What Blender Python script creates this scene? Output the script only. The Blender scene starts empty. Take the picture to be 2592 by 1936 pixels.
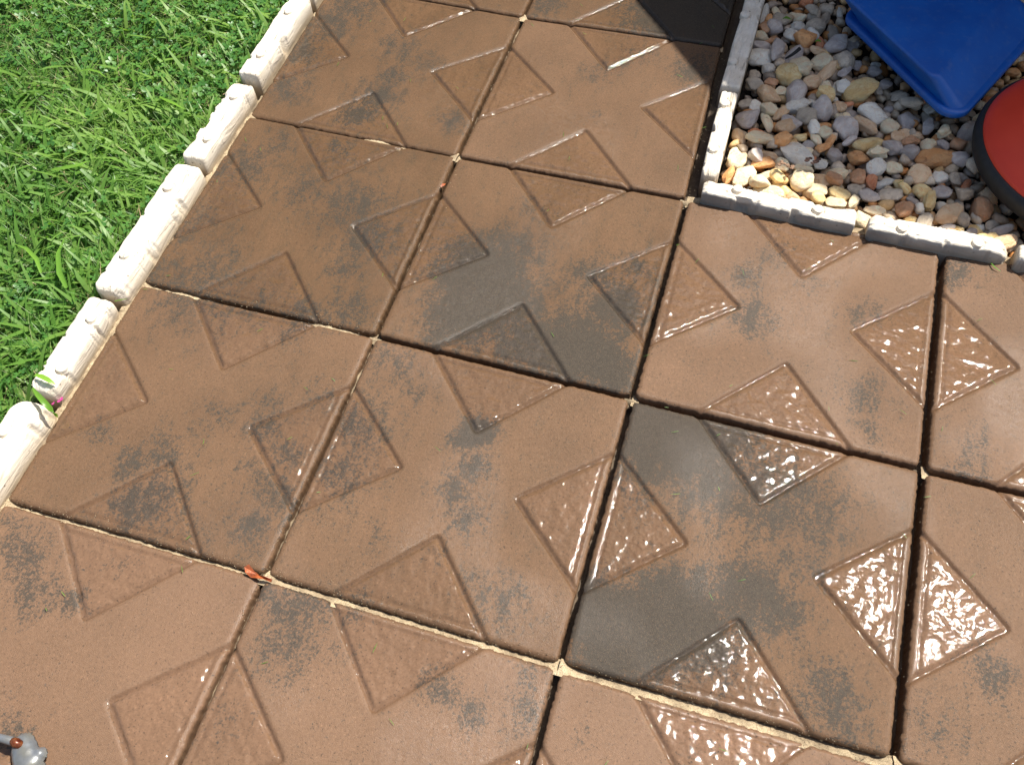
import bpy, math, random
import numpy as np
from mathutils import Vector, Matrix, noise as mnoise

random.seed(7)
rng = np.random.default_rng(7)
S = bpy.context.scene
col = S.collection

# ------------------------------------------------------------------ camera, sky, sun, exposure
CAM = np.array([0.98049977, -1.69824285, 1.29251869])
ROT = np.array([[0.9568512105, 0.2887296265, -0.0327255818],
                [0.2271658495, -0.8135071766, -0.5353519874],
                [-0.181194475, 0.5048180627, -0.8439948376]])      # rows: right, down, forward
FPX = 2348.07
cam_data = bpy.data.cameras.new('camera')
cam = bpy.data.objects.new('camera', cam_data)
col.objects.link(cam)
M = Matrix.Identity(4)
for r in range(3):
    M[r][0] = ROT[0][r]; M[r][1] = -ROT[1][r]; M[r][2] = -ROT[2][r]; M[r][3] = CAM[r]
cam.matrix_world = M
cam_data.sensor_width = 36.0
cam_data.lens = FPX / 2592 * 36.0
cam_data.clip_start = 0.01
cam_data.clip_end = 500
S.camera = cam

SUN_EL, SUN_AZ = math.radians(61.0), math.radians(46.0)
sun_dir = Vector((math.cos(SUN_EL) * math.cos(SUN_AZ), math.cos(SUN_EL) * math.sin(SUN_AZ), math.sin(SUN_EL)))
world = bpy.data.worlds.new('World')
S.world = world
world.use_nodes = True
wn = world.node_tree
wn.nodes.clear()
sky = wn.nodes.new('ShaderNodeTexSky')
sky.sky_type = 'NISHITA'
sky.sun_disc = False
sky.sun_elevation = SUN_EL
sky.sun_rotation = math.pi / 2 - SUN_AZ
sky.dust_density = 2.5
sky.ozone_density = 0.6
sky.air_density = 0.9
bg = wn.nodes.new('ShaderNodeBackground')
bg.inputs['Strength'].default_value = 0.095
wo = wn.nodes.new('ShaderNodeOutputWorld')
wn.links.new(sky.outputs[0], bg.inputs[0])
wn.links.new(bg.outputs[0], wo.inputs[0])
sd = bpy.data.lights.new('sun', 'SUN')
sd.energy = 4.8
sd.angle = math.radians(0.53)
sd.color = (1.0, 0.955, 0.88)
sun = bpy.data.objects.new('sun', sd)
col.objects.link(sun)
sun.rotation_euler = sun_dir.to_track_quat('Z', 'Y').to_euler()
sun.location = (3, 3, 6)
S.view_settings.view_transform = 'Standard'
S.view_settings.look = 'None'
S.view_settings.exposure = 0.85
S.view_settings.gamma = 1.0
S.view_settings.use_curve_mapping = False
S.render.engine = 'CYCLES'

# ------------------------------------------------------------------ helpers
def un(x, y, z=0.0):
    """source-photo pixel -> point on the plane at height z"""
    d = ROT.T @ np.array([(x - 1296) / FPX, (y - 968) / FPX, 1.0])
    return CAM + d * ((z - CAM[2]) / d[2])

def tag(o, label=None, cat=None, group=None, kind=None):
    if label: o['label'] = label
    if cat: o['category'] = cat
    if group: o['group'] = group
    if kind: o['kind'] = kind
    return o

def link(name, me, parent=None, mat=None):
    o = bpy.data.objects.new(name, me)
    col.objects.link(o)
    if parent: o.parent = parent
    if mat is not None and me is not None:
        if len(me.materials) == 0: me.materials.append(mat)
    return o

def empty(name, loc, rz=0.0):
    o = bpy.data.objects.new(name, None)
    o.empty_display_size = 0.03
    o.location = loc
    o.rotation_euler = (0, 0, rz)
    col.objects.link(o)
    return o

def mesh_np(name, V, loops, starts, totals, smooth=True):
    """fast mesh from numpy arrays"""
    me = bpy.data.meshes.new(name)
    V = np.asarray(V, dtype=np.float32)
    loops = np.asarray(loops, dtype=np.int32)
    me.vertices.add(len(V)); me.vertices.foreach_set('co', V.ravel())
    me.loops.add(len(loops)); me.loops.foreach_set('vertex_index', loops)
    me.polygons.add(len(starts))
    me.polygons.foreach_set('loop_start', np.asarray(starts, dtype=np.int32))
    me.polygons.foreach_set('loop_total', np.asarray(totals, dtype=np.int32))
    me.polygons.foreach_set('use_smooth', np.full(len(starts), smooth))
    me.update(calc_edges=True)
    return me

def mesh_quads(name, V, Q, smooth=True):
    Q = np.asarray(Q, dtype=np.int32)
    n, k = Q.shape
    return mesh_np(name, V, Q.ravel(), np.arange(n) * k, np.full(n, k), smooth)

def attr(me, name, vals, typ='FLOAT'):
    a = me.attributes.new(name, typ, 'POINT')
    if typ == 'FLOAT': a.data.foreach_set('value', np.asarray(vals, dtype=np.float32))
    else: a.data.foreach_set('color', np.asarray(vals, dtype=np.float32).ravel())

def fade(t): return t * t * (3 - 2 * t)

class Noise2:
    """tileable value noise on numpy arrays"""
    def __init__(self, seed): self.t = np.random.default_rng(seed).random((256, 256))
    def __call__(self, x, y):
        xi = np.floor(x).astype(int); yi = np.floor(y).astype(int)
        fx = fade(x - xi); fy = fade(y - yi)
        t = self.t
        a = t[xi & 255, yi & 255]; b = t[(xi + 1) & 255, yi & 255]
        c = t[xi & 255, (yi + 1) & 255]; d = t[(xi + 1) & 255, (yi + 1) & 255]
        return (a * (1 - fx) + b * fx) * (1 - fy) + (c * (1 - fx) + d * fx) * fy - 0.5
    def fbm(self, x, y, o=4):
        s = 0; a = 1
        for i in range(o):
            s = s + a * self(x * 2 ** i + 17.3 * i, y * 2 ** i + 5.1 * i); a *= 0.5
        return s
N2 = Noise2(3)

class NT:
    def __init__(self, name):
        self.m = bpy.data.materials.new(name); self.m.use_nodes = True
        self.t = self.m.node_tree; self.t.nodes.clear()
        self.out = self.t.nodes.new('ShaderNodeOutputMaterial')
    def n(self, typ, **kw):
        nd = self.t.nodes.new(typ)
        for k, v in kw.items():
            if k.startswith('_'): setattr(nd, k[1:], v)
            else:
                nd.inputs[k.replace('__', ' ')].default_value = v
        return nd
    def l(self, a, b): self.t.links.new(a, b)
    def noise(self, vec, scale, detail=3, rough=0.5, dist=0.0):
        nd = self.n('ShaderNodeTexNoise', Scale=scale, Detail=detail, Roughness=rough, Distortion=dist)
        if vec is not None: self.l(vec, nd.inputs['Vector'])
        return nd.outputs['Fac']
    def ramp(self, fac, stops, interp='LINEAR'):
        nd = self.n('ShaderNodeValToRGB'); nd.color_ramp.interpolation = interp
        e = nd.color_ramp.elements
        while len(e) < len(stops): e.new(0.5)
        for i, (p, c) in enumerate(stops):
            e[i].position = p; e[i].color = (c[0], c[1], c[2], 1) if hasattr(c, '__len__') else (c, c, c, 1)
        self.l(fac, nd.inputs[0]); return nd.outputs[0]
    def mix(self, f, a, b, mode='MIX'):
        nd = self.n('ShaderNodeMix', _data_type='RGBA', _blend_type=mode)
        for s, v in ((nd.inputs[0], f), (nd.inputs[6], a), (nd.inputs[7], b)):
            if isinstance(v, (int, float)): s.default_value = v
            elif isinstance(v, tuple): s.default_value = (*v, 1)
            else: self.l(v, s)
        return nd.outputs[2]
    def math(self, op, a, b=0.0, clamp=False):
        nd = self.n('ShaderNodeMath', _operation=op, _use_clamp=clamp)
        for s, v in ((nd.inputs[0], a), (nd.inputs[1], b)):
            if isinstance(v, (int, float)): s.default_value = v
            else: self.l(v, s)
        return nd.outputs[0]
    def attr(self, name):
        nd = self.n('ShaderNodeAttribute', _attribute_name=name); return nd
    def bump(self, h, strength, dist, prev=None):
        nd = self.n('ShaderNodeBump', Strength=strength, Distance=dist)
        if isinstance(strength, (int, float)): pass
        self.l(h, nd.inputs['Height'])
        if prev is not None: self.l(prev, nd.inputs['Normal'])
        return nd
    def bsdf(self, color, rough=0.5, normal=None, **kw):
        b = self.n('ShaderNodeBsdfPrincipled')
        for k, v in (('Base Color', color), ('Roughness', rough), *kw.items()):
            k = k.replace('__', ' ')
            if isinstance(v, (int, float)): b.inputs[k].default_value = v
            elif isinstance(v, tuple): b.inputs[k].default_value = (*v, 1)
            else: self.l(v, b.inputs[k])
        if normal is not None: self.l(normal, b.inputs['Normal'])
        self.l(b.outputs[0], self.out.inputs[0])
        return b

# ------------------------------------------------------------------ materials
def mat_slab():
    k = NT('wet_paver')
    pos = k.n('ShaderNodeNewGeometry').outputs['Position']
    stain_shade = k.attr('stain_shade').outputs['Fac']; wet = k.attr('wet').outputs['Fac']; tint = k.attr('tint').outputs['Fac']
    big = k.noise(pos, 7, 3, 0.5)
    mpp = k.n('ShaderNodeMapping'); k.l(pos, mpp.inputs[0]); mpp.inputs['Scale'].default_value = (1.4, 0.65, 1)
    mid = k.noise(mpp.outputs[0], 34, 9, 0.74, 0.4)
    fin = k.noise(pos, 150, 8, 0.90)
    gt = k.noise(pos, 260, 2, 0.6)
    grn = k.noise(pos, 900, 2, 0.6)
    base = k.mix(k.ramp(big, [(0.35, 0), (0.65, 1)]), (0.086, 0.0495, 0.0265), (0.116, 0.066, 0.035))
    base = k.mix(k.math('MULTIPLY', k.ramp(mid, [(0.45, 0), (0.7, 1)]), 0.5), base, (0.066, 0.046, 0.024))
    base = k.mix(tint, base, k.mix(k.ramp(big, [(0.35, 0), (0.65, 1)]), (0.156, 0.091, 0.053), (0.184, 0.107, 0.063)))
    base = k.mix(k.math('MULTIPLY', k.ramp(fin, [(0.42, 0), (0.62, 1)]), 0.40), base, k.mix(tint, (0.140, 0.083, 0.044), (0.215, 0.128, 0.080)))
    # grey oxide patches and painted top-slab shade: broad mask broken up by fine noise
    m = k.math('ADD', stain_shade, k.math('MULTIPLY', k.math('SUBTRACT', mid, 0.5), 1.45))
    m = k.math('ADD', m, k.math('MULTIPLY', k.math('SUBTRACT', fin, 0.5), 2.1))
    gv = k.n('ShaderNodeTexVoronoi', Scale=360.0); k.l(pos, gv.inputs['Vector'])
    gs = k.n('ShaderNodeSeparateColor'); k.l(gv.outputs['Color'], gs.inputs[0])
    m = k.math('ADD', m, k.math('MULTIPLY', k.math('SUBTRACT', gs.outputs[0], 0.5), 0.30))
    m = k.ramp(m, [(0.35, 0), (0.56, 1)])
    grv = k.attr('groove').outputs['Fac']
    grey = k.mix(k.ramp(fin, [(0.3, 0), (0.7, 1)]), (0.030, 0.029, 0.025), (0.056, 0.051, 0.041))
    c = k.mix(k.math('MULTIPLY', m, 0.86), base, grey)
    c = k.mix(k.math('MULTIPLY', gs.outputs[1], 0.26), c, k.mix(1.0, c, (0.45, 0.45, 0.46), 'MULTIPLY'))
    c = k.mix(k.ramp(gt, [(0.27, 0.7), (0.38, 0.0)]), c, (0.024, 0.020, 0.016))
    c = k.mix(k.ramp(gt, [(0.60, 0.0), (0.74, 0.35)]), c, k.mix(1.0, c, (1.9, 1.8, 1.7), 'MULTIPLY'))
    # grain: pale and dark specks
    c = k.mix(k.math('MULTIPLY', k.ramp(grn, [(0.56, 0), (0.72, 1)]), 0.5), c, (0.19, 0.125, 0.075))
    c = k.mix(k.math('MULTIPLY', k.ramp(fin, [(0.25, 1), (0.40, 0)]), 0.75), c, (0.026, 0.021, 0.016))
    spk = k.n('ShaderNodeTexVoronoi', Scale=170.0); k.l(pos, spk.inputs['Vector'])
    c = k.mix(k.math('MULTIPLY', k.ramp(spk.outputs['Distance'], [(0.08, 1), (0.2, 0)]), k.ramp(mid, [(0.5, 0), (0.62, 0.75)])), c, (0.022, 0.018, 0.015))
    c = k.mix(k.math('MULTIPLY', wet, 0.12), c, k.mix(1.0, c, (0.75, 0.70, 0.66), 'MULTIPLY'))
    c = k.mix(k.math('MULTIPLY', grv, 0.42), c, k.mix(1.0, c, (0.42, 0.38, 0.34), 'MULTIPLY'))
    # relief
    lump = k.noise(pos, 85, 1, 0.4, 0.0)
    b1 = k.bump(lump, 0.5, 0.0038)
    k.l(k.math('MULTIPLY', wet, 0.55), b1.inputs['Strength'])
    b2 = k.bump(grn, 0.35, 0.0011, b1.outputs[0])
    k.l(k.math('SUBTRACT', 0.80, k.math('MULTIPLY', wet, 0.77)), b2.inputs['Strength'])
    b3 = k.bump(fin, 0.25, 0.0014, b2.outputs[0])
    k.l(k.math('SUBTRACT', 0.30, k.math('MULTIPLY', wet, 0.29)), b3.inputs['Strength'])
    dry = k.noise(pos, 11, 2)
    rough = k.math('ADD', 0.38, k.math('MULTIPLY', k.math('SUBTRACT', dry, 0.5), 0.35))
    rough = k.math('SUBTRACT', rough, k.math('MULTIPLY', wet, 0.42), True)
    rough = k.math('MAXIMUM', rough, 0.040)
    k.bsdf(c, rough, b3.outputs[0], **{'IOR': 1.33, 'Specular IOR Level': k.math('ADD', k.math('MULTIPLY', wet, 0.42), k.math('ADD', 0.12, k.math('MULTIPLY', tint, 0.26)))})
    return k.m

def mat_sand():
    k = NT('joint_sand')
    pos = k.n('ShaderNodeNewGeometry').outputs['Position']
    g = k.noise(pos, 700, 3, 0.7); b = k.noise(pos, 40, 3)
    c = k.ramp(g, [(0.3, (0.19, 0.13, 0.07)), (0.55, (0.46, 0.36, 0.22)), (0.75, (0.62, 0.52, 0.36))])
    c = k.mix(k.ramp(b, [(0.35, 0.55), (0.6, 0.0)]), c, (0.12, 0.08, 0.045))
    dp = k.attr('deep').outputs['Fac']
    c = k.mix(k.math('MULTIPLY', dp, 0.85), c, (0.055, 0.036, 0.024))
    k.bsdf(c, 0.85, k.bump(g, 0.9, 0.0015).outputs[0])
    return k.m

def mat_concrete():
    k = NT('white_cast_concrete')
    tc = k.n('ShaderNodeTexCoord').outputs['Object']
    mp = k.n('ShaderNodeMapping'); k.l(tc, mp.inputs[0]); mp.inputs['Scale'].default_value = (10, 95, 60)
    oi = k.n('ShaderNodeObjectInfo')
    va = k.n('ShaderNodeVectorMath', _operation='ADD'); k.l(mp.outputs[0], va.inputs[0])
    cx = k.n('ShaderNodeCombineXYZ'); k.l(k.math('MULTIPLY', oi.outputs['Random'], 37.0), cx.inputs[0]); k.l(cx.outputs[0], va.inputs[1])
    grain = k.noise(va.outputs[0], 1.0, 5, 0.62, 0.8)
    fine = k.noise(tc, 420, 4, 0.7)
    blot = k.noise(tc, 28, 4, 0.6)
    c = k.mix(k.ramp(blot, [(0.35, 0), (0.7, 1)]), (0.74, 0.68, 0.57), (0.60, 0.52, 0.40))
    c = k.mix(k.ramp(grain, [(0.28, 0.95), (0.38, 0.0)]), c, (0.21, 0.17, 0.13))
    c = k.mix(k.ramp(fine, [(0.28, 0.8), (0.40, 0.0)]), c, (0.25, 0.20, 0.15))
    sp = k.n('ShaderNodeTexVoronoi', Scale=85.0); k.l(tc, sp.inputs['Vector'])
    c = k.mix(k.math('MULTIPLY', k.ramp(sp.outputs['Distance'], [(0.10, 0.8), (0.20, 0)]), k.ramp(blot, [(0.5, 0), (0.6, 1)])), c, (0.16, 0.13, 0.10))
    geo = k.n('ShaderNodeNewGeometry')
    sep = k.n('ShaderNodeSeparateXYZ'); k.l(geo.outputs['Position'], sep.inputs[0])
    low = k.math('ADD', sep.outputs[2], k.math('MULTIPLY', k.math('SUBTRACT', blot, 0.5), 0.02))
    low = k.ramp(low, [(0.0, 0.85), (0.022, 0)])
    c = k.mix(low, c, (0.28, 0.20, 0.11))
    c = k.mix(k.math('MULTIPLY', k.attr('grime').outputs['Fac'], 0.9), c, k.mix(blot, (0.15, 0.135, 0.115), (0.26, 0.235, 0.20)))  # shade painted into the colour of the gravel border's front faces
    b = k.bump(grain, 1.0, 0.0045)
    b = k.bump(fine, 0.5, 0.0008, b.outputs[0])
    k.bsdf(c, 0.8, b.outputs[0])
    return k.m

def mat_leaf(name, cols, rough=0.32, trans=0.5):
    k = NT(name)
    t = k.attr('tint').outputs['Fac']; a = k.attr('along').outputs['Fac']
    c = k.ramp(t, [(i / (len(cols) - 1), q) for i, q in enumerate(cols)])
    c = k.mix(k.ramp(a, [(0.0, 0.55), (0.45, 0.0)]), c, (0.20, 0.24, 0.07))
    p = k.n('ShaderNodeBsdfPrincipled', Roughness=rough)
    p.inputs['IOR'].default_value = 1.4
    k.l(c, p.inputs['Base Color'])
    tr = k.n('ShaderNodeBsdfTranslucent')
    k.l(k.mix(1.0, c, (1.1, 1.25, 0.5), 'MULTIPLY'), tr.inputs[0])
    m = k.n('ShaderNodeMixShader'); m.inputs[0].default_value = trans
    k.l(p.outputs[0], m.inputs[1]); k.l(tr.outputs[0], m.inputs[2]); k.l(m.outputs[0], k.out.inputs[0])
    return k.m

def mat_simple(name, colr, rough=0.5, var=0.2, scale=60.0, bump=0.3, dist=0.002, **kw):
    k = NT(name)
    tc = k.n('ShaderNodeTexCoord').outputs['Object']
    n = k.noise(tc, scale, 4, 0.6)
    dark = tuple(x * (1 - var) for x in colr); lite = tuple(min(1, x * (1 + var)) for x in colr)
    c = k.mix(k.ramp(n, [(0.3, 0), (0.7, 1)]), dark, lite)
    k.bsdf(c, rough, k.bump(n, bump, dist).outputs[0], **kw)
    return k.m

def mat_pebble(name, a, b, c3):
    """quartz river stone: body colour a, cloud colour b, vein or rust colour c3"""
    k = NT(name)
    tc = k.n('ShaderNodeTexCoord').outputs['Object']
    oi = k.n('ShaderNodeObjectInfo').outputs['Random']
    va = k.n('ShaderNodeVectorMath', _operation='ADD'); k.l(tc, va.inputs[0])
    cx = k.n('ShaderNodeCombineXYZ'); r = k.math('MULTIPLY', oi, 91.0); k.l(r, cx.inputs[0]); k.l(r, cx.inputs[1]); k.l(cx.outputs[0], va.inputs[1])
    v = va.outputs[0]
    n1 = k.noise(v, 1.1, 4, 0.6, 0.7); n2 = k.noise(v, 2.3, 5, 0.65, 1.2); n3 = k.noise(v, 11.0, 4, 0.7)
    c = k.mix(k.ramp(n1, [(0.38, 0), (0.62, 1)]), a, b)
    c = k.mix(k.ramp(n2, [(0.52, 0), (0.68, 0.75)]), c, c3)
    c = k.mix(k.ramp(n3, [(0.30, 0.55), (0.42, 0)]), c, tuple(x * 0.45 for x in b))
    hs = k.n('ShaderNodeHueSaturation'); k.l(c, hs.inputs['Color'])
    k.l(k.math('ADD', 0.98, k.math('MULTIPLY', oi, 0.40)), hs.inputs['Value'])
    hs.inputs['Saturation'].default_value = 0.92
    bp = k.bump(n3, 0.35, 0.12)
    bp = k.bump(n2, 0.4, 0.2, bp.outputs[0])
    k.bsdf(hs.outputs[0], 0.48, bp.outputs[0], **{'Subsurface Weight': 0.0, 'IOR': 1.42})
    return k.m

PEB = {
    'W': mat_pebble('pebble_white_quartz', (0.696, 0.649, 0.534), (0.820, 0.759, 0.608), (0.638, 0.484, 0.304)),
    'C': mat_pebble('pebble_cream', (0.784, 0.596, 0.352), (0.820, 0.741, 0.476), (0.802, 0.481, 0.193)),
    'G': mat_pebble('pebble_grey', (0.434, 0.355, 0.250), (0.568, 0.473, 0.340), (0.367, 0.276, 0.193)),
    'L': mat_pebble('pebble_lilac_grey', (0.435, 0.369, 0.319), (0.580, 0.512, 0.436), (0.499, 0.341, 0.235)),
    'T': mat_pebble('pebble_tan', (0.668, 0.422, 0.204), (0.752, 0.538, 0.307), (0.668, 0.290, 0.102)),
    'Y': mat_pebble('pebble_yellow', (0.752, 0.481, 0.147), (0.820, 0.640, 0.295), (0.668, 0.349, 0.090)),
    'O': mat_pebble('pebble_orange', (0.768, 0.319, 0.069), (0.802, 0.422, 0.147), (0.469, 0.145, 0.033)),
    'R': mat_pebble('pebble_rust', (0.601, 0.174, 0.045), (0.668, 0.290, 0.124), (0.401, 0.117, 0.033)),
    'B': mat_pebble('pebble_brown', (0.434, 0.204, 0.079), (0.568, 0.319, 0.159), (0.601, 0.218, 0.069)),
    'D': mat_pebble('pebble_dark', (0.218, 0.174, 0.124), (0.318, 0.254, 0.181), (0.167, 0.117, 0.079)),
}
M_SLAB = mat_slab(); M_SAND = mat_sand(); M_CON = mat_concrete()

def mat_fill():
    k = NT('pebble_fill')
    c = k.attr('tintc').outputs['Color']
    pos = k.n('ShaderNodeNewGeometry').outputs['Position']
    n = k.noise(pos, 120, 4, 0.65, 0.5)
    c = k.mix(k.ramp(n, [(0.35, 0.6), (0.6, 0.0)]), c, k.mix(1.0, c, (0.6, 0.5, 0.42), 'MULTIPLY'))
    k.bsdf(c, 0.5, k.bump(n, 0.4, 0.002).outputs[0])
    return k.m

M_SOIL = mat_simple('dark_soil', (0.045, 0.030, 0.018), 0.9, 0.5, 90, 0.8, 0.01)

# ------------------------------------------------------------------ ground
me = mesh_quads('ground', [(-90, -90, -0.075), (90, -90, -0.075), (90, 90, -0.075), (-90, 90, -0.075)], [(0, 1, 2, 3)], False)
ground = tag(link('ground', me, mat=mat_simple('turf_earth', (0.05, 0.075, 0.022), 0.9, 0.4, 40, 0.8, 0.01)), kind='structure')

# ------------------------------------------------------------------ patio: sand bed and paving slabs
P = 0.45
nodes = {}
meas = {(1, 0): (1324, 43), (2, 0): (1831.7, 117), (0, 1): (629, 293), (1, 1): (1157, 395), (2, 1): (1739, 503),
        (0, 2): (358, 716), (1, 2): (950, 849), (2, 2): (1600, 1005.7), (3, 2): (2338, 1187),
        (0, 3): (10, 1268), (1, 3): (668, 1458), (2, 3): (1415.4, 1684.6), (3, 3): (2265, 1932)}
for kx, px in meas.items(): nodes[kx] = un(*px)[:2]
for i in range(0, 6):
    for j in range(-3, 8):
        if (i, j) in nodes: continue
        near = min(meas, key=lambda q: (q[0] - i) ** 2 + (q[1] - j) ** 2)
        off = un(*meas[near])[:2] - np.array([near[0] * P, -near[1] * P])
        nodes[(i, j)] = np.array([i * P, -j * P]) + off * 0.9
nodes[(3, 1)] = un(2388, 640)[:2] + np.array([0.0, 0.018])
# keep the left border on the photographed line
for j in (-3, -2, -1, 0): nodes[(0, j)] = np.array([-0.008, -j * P])

# half joint widths in metres: V joints by (i, row), H joints by (j, column)
def vj(i, r): return {0: 0.001, 1: 0.0034, 2: 0.0042, 3: 0.0060}.get(i, 0.006) * (0.8 if r < 1 else 1.0)
def hj(j, c): return {(-1): 0.002, 0: 0.002, 1: (0.0010, 0.0030, 0.003, 0.003, 0.003)[c], 2: (0.0033, 0.0038, 0.0045, 0.005, 0.005)[c],
                      3: (0.0035, 0.0048, 0.0068, 0.006, 0.006)[c]}.get(j, 0.005)

# grey oxide stains and, in the last row, painted shade: (x px, y px, radius px, strength)
ST = [(960, 240, 60, .55), (990, 190, 40, .5), (905, 290, 45, .6), (1010, 120, 60, .4), (830, 60, 70, .45), (760, 130, 60, .5), (730, 220, 60, .45), (1140, 310, 40, .5),
      (880, 20, 80, .45), (1060, 160, 60, .3), (1380, 10, 60, .45), (1510, 190, 50, .35), (1560, 170, 40, .35), (1620, 130, 60, .3), (1500, 290, 40, .2),
      (520, 340, 90, .42), (620, 420, 80, .42), (700, 370, 60, .35), (860, 380, 50, .35), (460, 560, 110, .35), (560, 640, 80, .3), (900, 520, 110, .38), (930, 600, 90, .45), (880, 680, 60, .4), (760, 480, 70, .35),
      (500, 740, 120, .42), (640, 770, 70, .35), (420, 700, 70, .4), (760, 800, 80, .4), (880, 780, 70, .4), (350, 330, 60, .3),
      (1210, 690, 110, .85), (1290, 640, 90, .6), (1180, 790, 100, .85), (1280, 760, 90, .8), (1330, 860, 100, .7), (1120, 840, 60, .6), (1440, 880, 110, .85), (1530, 920, 80, .85), (1560, 780, 80, .75), (1500, 700, 60, .55), (1400, 720, 70, .35), (1610, 690, 60, .45), (1340, 540, 60, .25), (1560, 960, 50, .8), (1230, 600, 50, .4),
      (1890, 700, 60, .42), (1900, 800, 70, .52), (1960, 640, 60, .35), (2180, 790, 60, .4), (2190, 1000, 70, .42), (2060, 720, 40, .3), (2200, 1090, 50, .4),
      (1650, 1060, 90, .85), (1730, 1110, 120, .85), (1640, 1150, 90, .7), (1850, 1080, 80, .6), (1800, 1200, 140, .6), (1950, 1260, 120, .55), (2060, 1290, 110, .5), (1620, 1240, 60, .45), (1900, 1120, 70, .5),
      (1510, 1560, 90, .95), (1620, 1590, 120, .95), (1720, 1560, 120, .85), (1560, 1640, 100, .95), (1480, 1490, 60, .7), (1880, 1500, 110, .65), (1960, 1540, 90, .6), (1800, 1640, 90, .65), (2100, 1760, 90, .55), (2140, 1830, 70, .5), (1700, 1480, 60, .5), (2020, 1430, 90, .4),
      (2440, 1200, 60, .4), (2480, 1130, 60, .4), (2420, 680, 60, .5), (2500, 1700, 80, .5), (2360, 1830, 80, .35),
      (1210, 1090, 45, .9), (1180, 1110, 40, .8), (1200, 1180, 50, .6), (1150, 1230, 50, .55), (1000, 930, 80, .4), (920, 1080, 80, .45), (860, 1200, 90, .4), (1060, 1000, 70, .3), (700, 1030, 70, .3), (660, 1080, 60, .45), (740, 1150, 60, .35), (560, 1050, 60, .28),
      (420, 1140, 70, .35), (340, 1170, 60, .45), (380, 1260, 100, .5), (320, 1290, 60, .45), (480, 1360, 80, .3), (640, 1330, 70, .45), (700, 1260, 70, .45), (640, 1190, 60, .35), (250, 1090, 50, .3), (400, 820, 40, .3), (820, 1000, 50, .35),
      (1180, 1310, 60, .45), (1270, 1530, 70, .45), (1200, 1480, 40, .35), (1130, 1410, 50, .25), (940, 1360, 60, .2),
      (760, 1530, 90, .5), (720, 1620, 100, .45), (900, 1540, 60, .35), (860, 1650, 60, .3), (1110, 1740, 60, .5), (1190, 1810, 45, .55), (1320, 1810, 70, .4), (1340, 1700, 60, .35), (680, 1500, 50, .5),
      (60, 1400, 80, .5), (90, 1500, 70, .5), (30, 1330, 50, .45), (190, 1520, 40, .5), (20, 1840, 60, .5), (300, 1400, 70, .2), (560, 1830, 60, .3),
      (1700, 30, 110, .9), (1800, 90, 90, .9), (1760, 180, 60, .6), (1850, 10, 90, .9), (1480, 1870, 50, .25), (1760, 1880, 40, .2)]  # strong entries paint extra shade into the colour of the top slab
SP = []
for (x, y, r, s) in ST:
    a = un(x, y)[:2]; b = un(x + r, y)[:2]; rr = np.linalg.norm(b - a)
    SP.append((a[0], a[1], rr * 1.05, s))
SP = np.array(SP)

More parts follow.
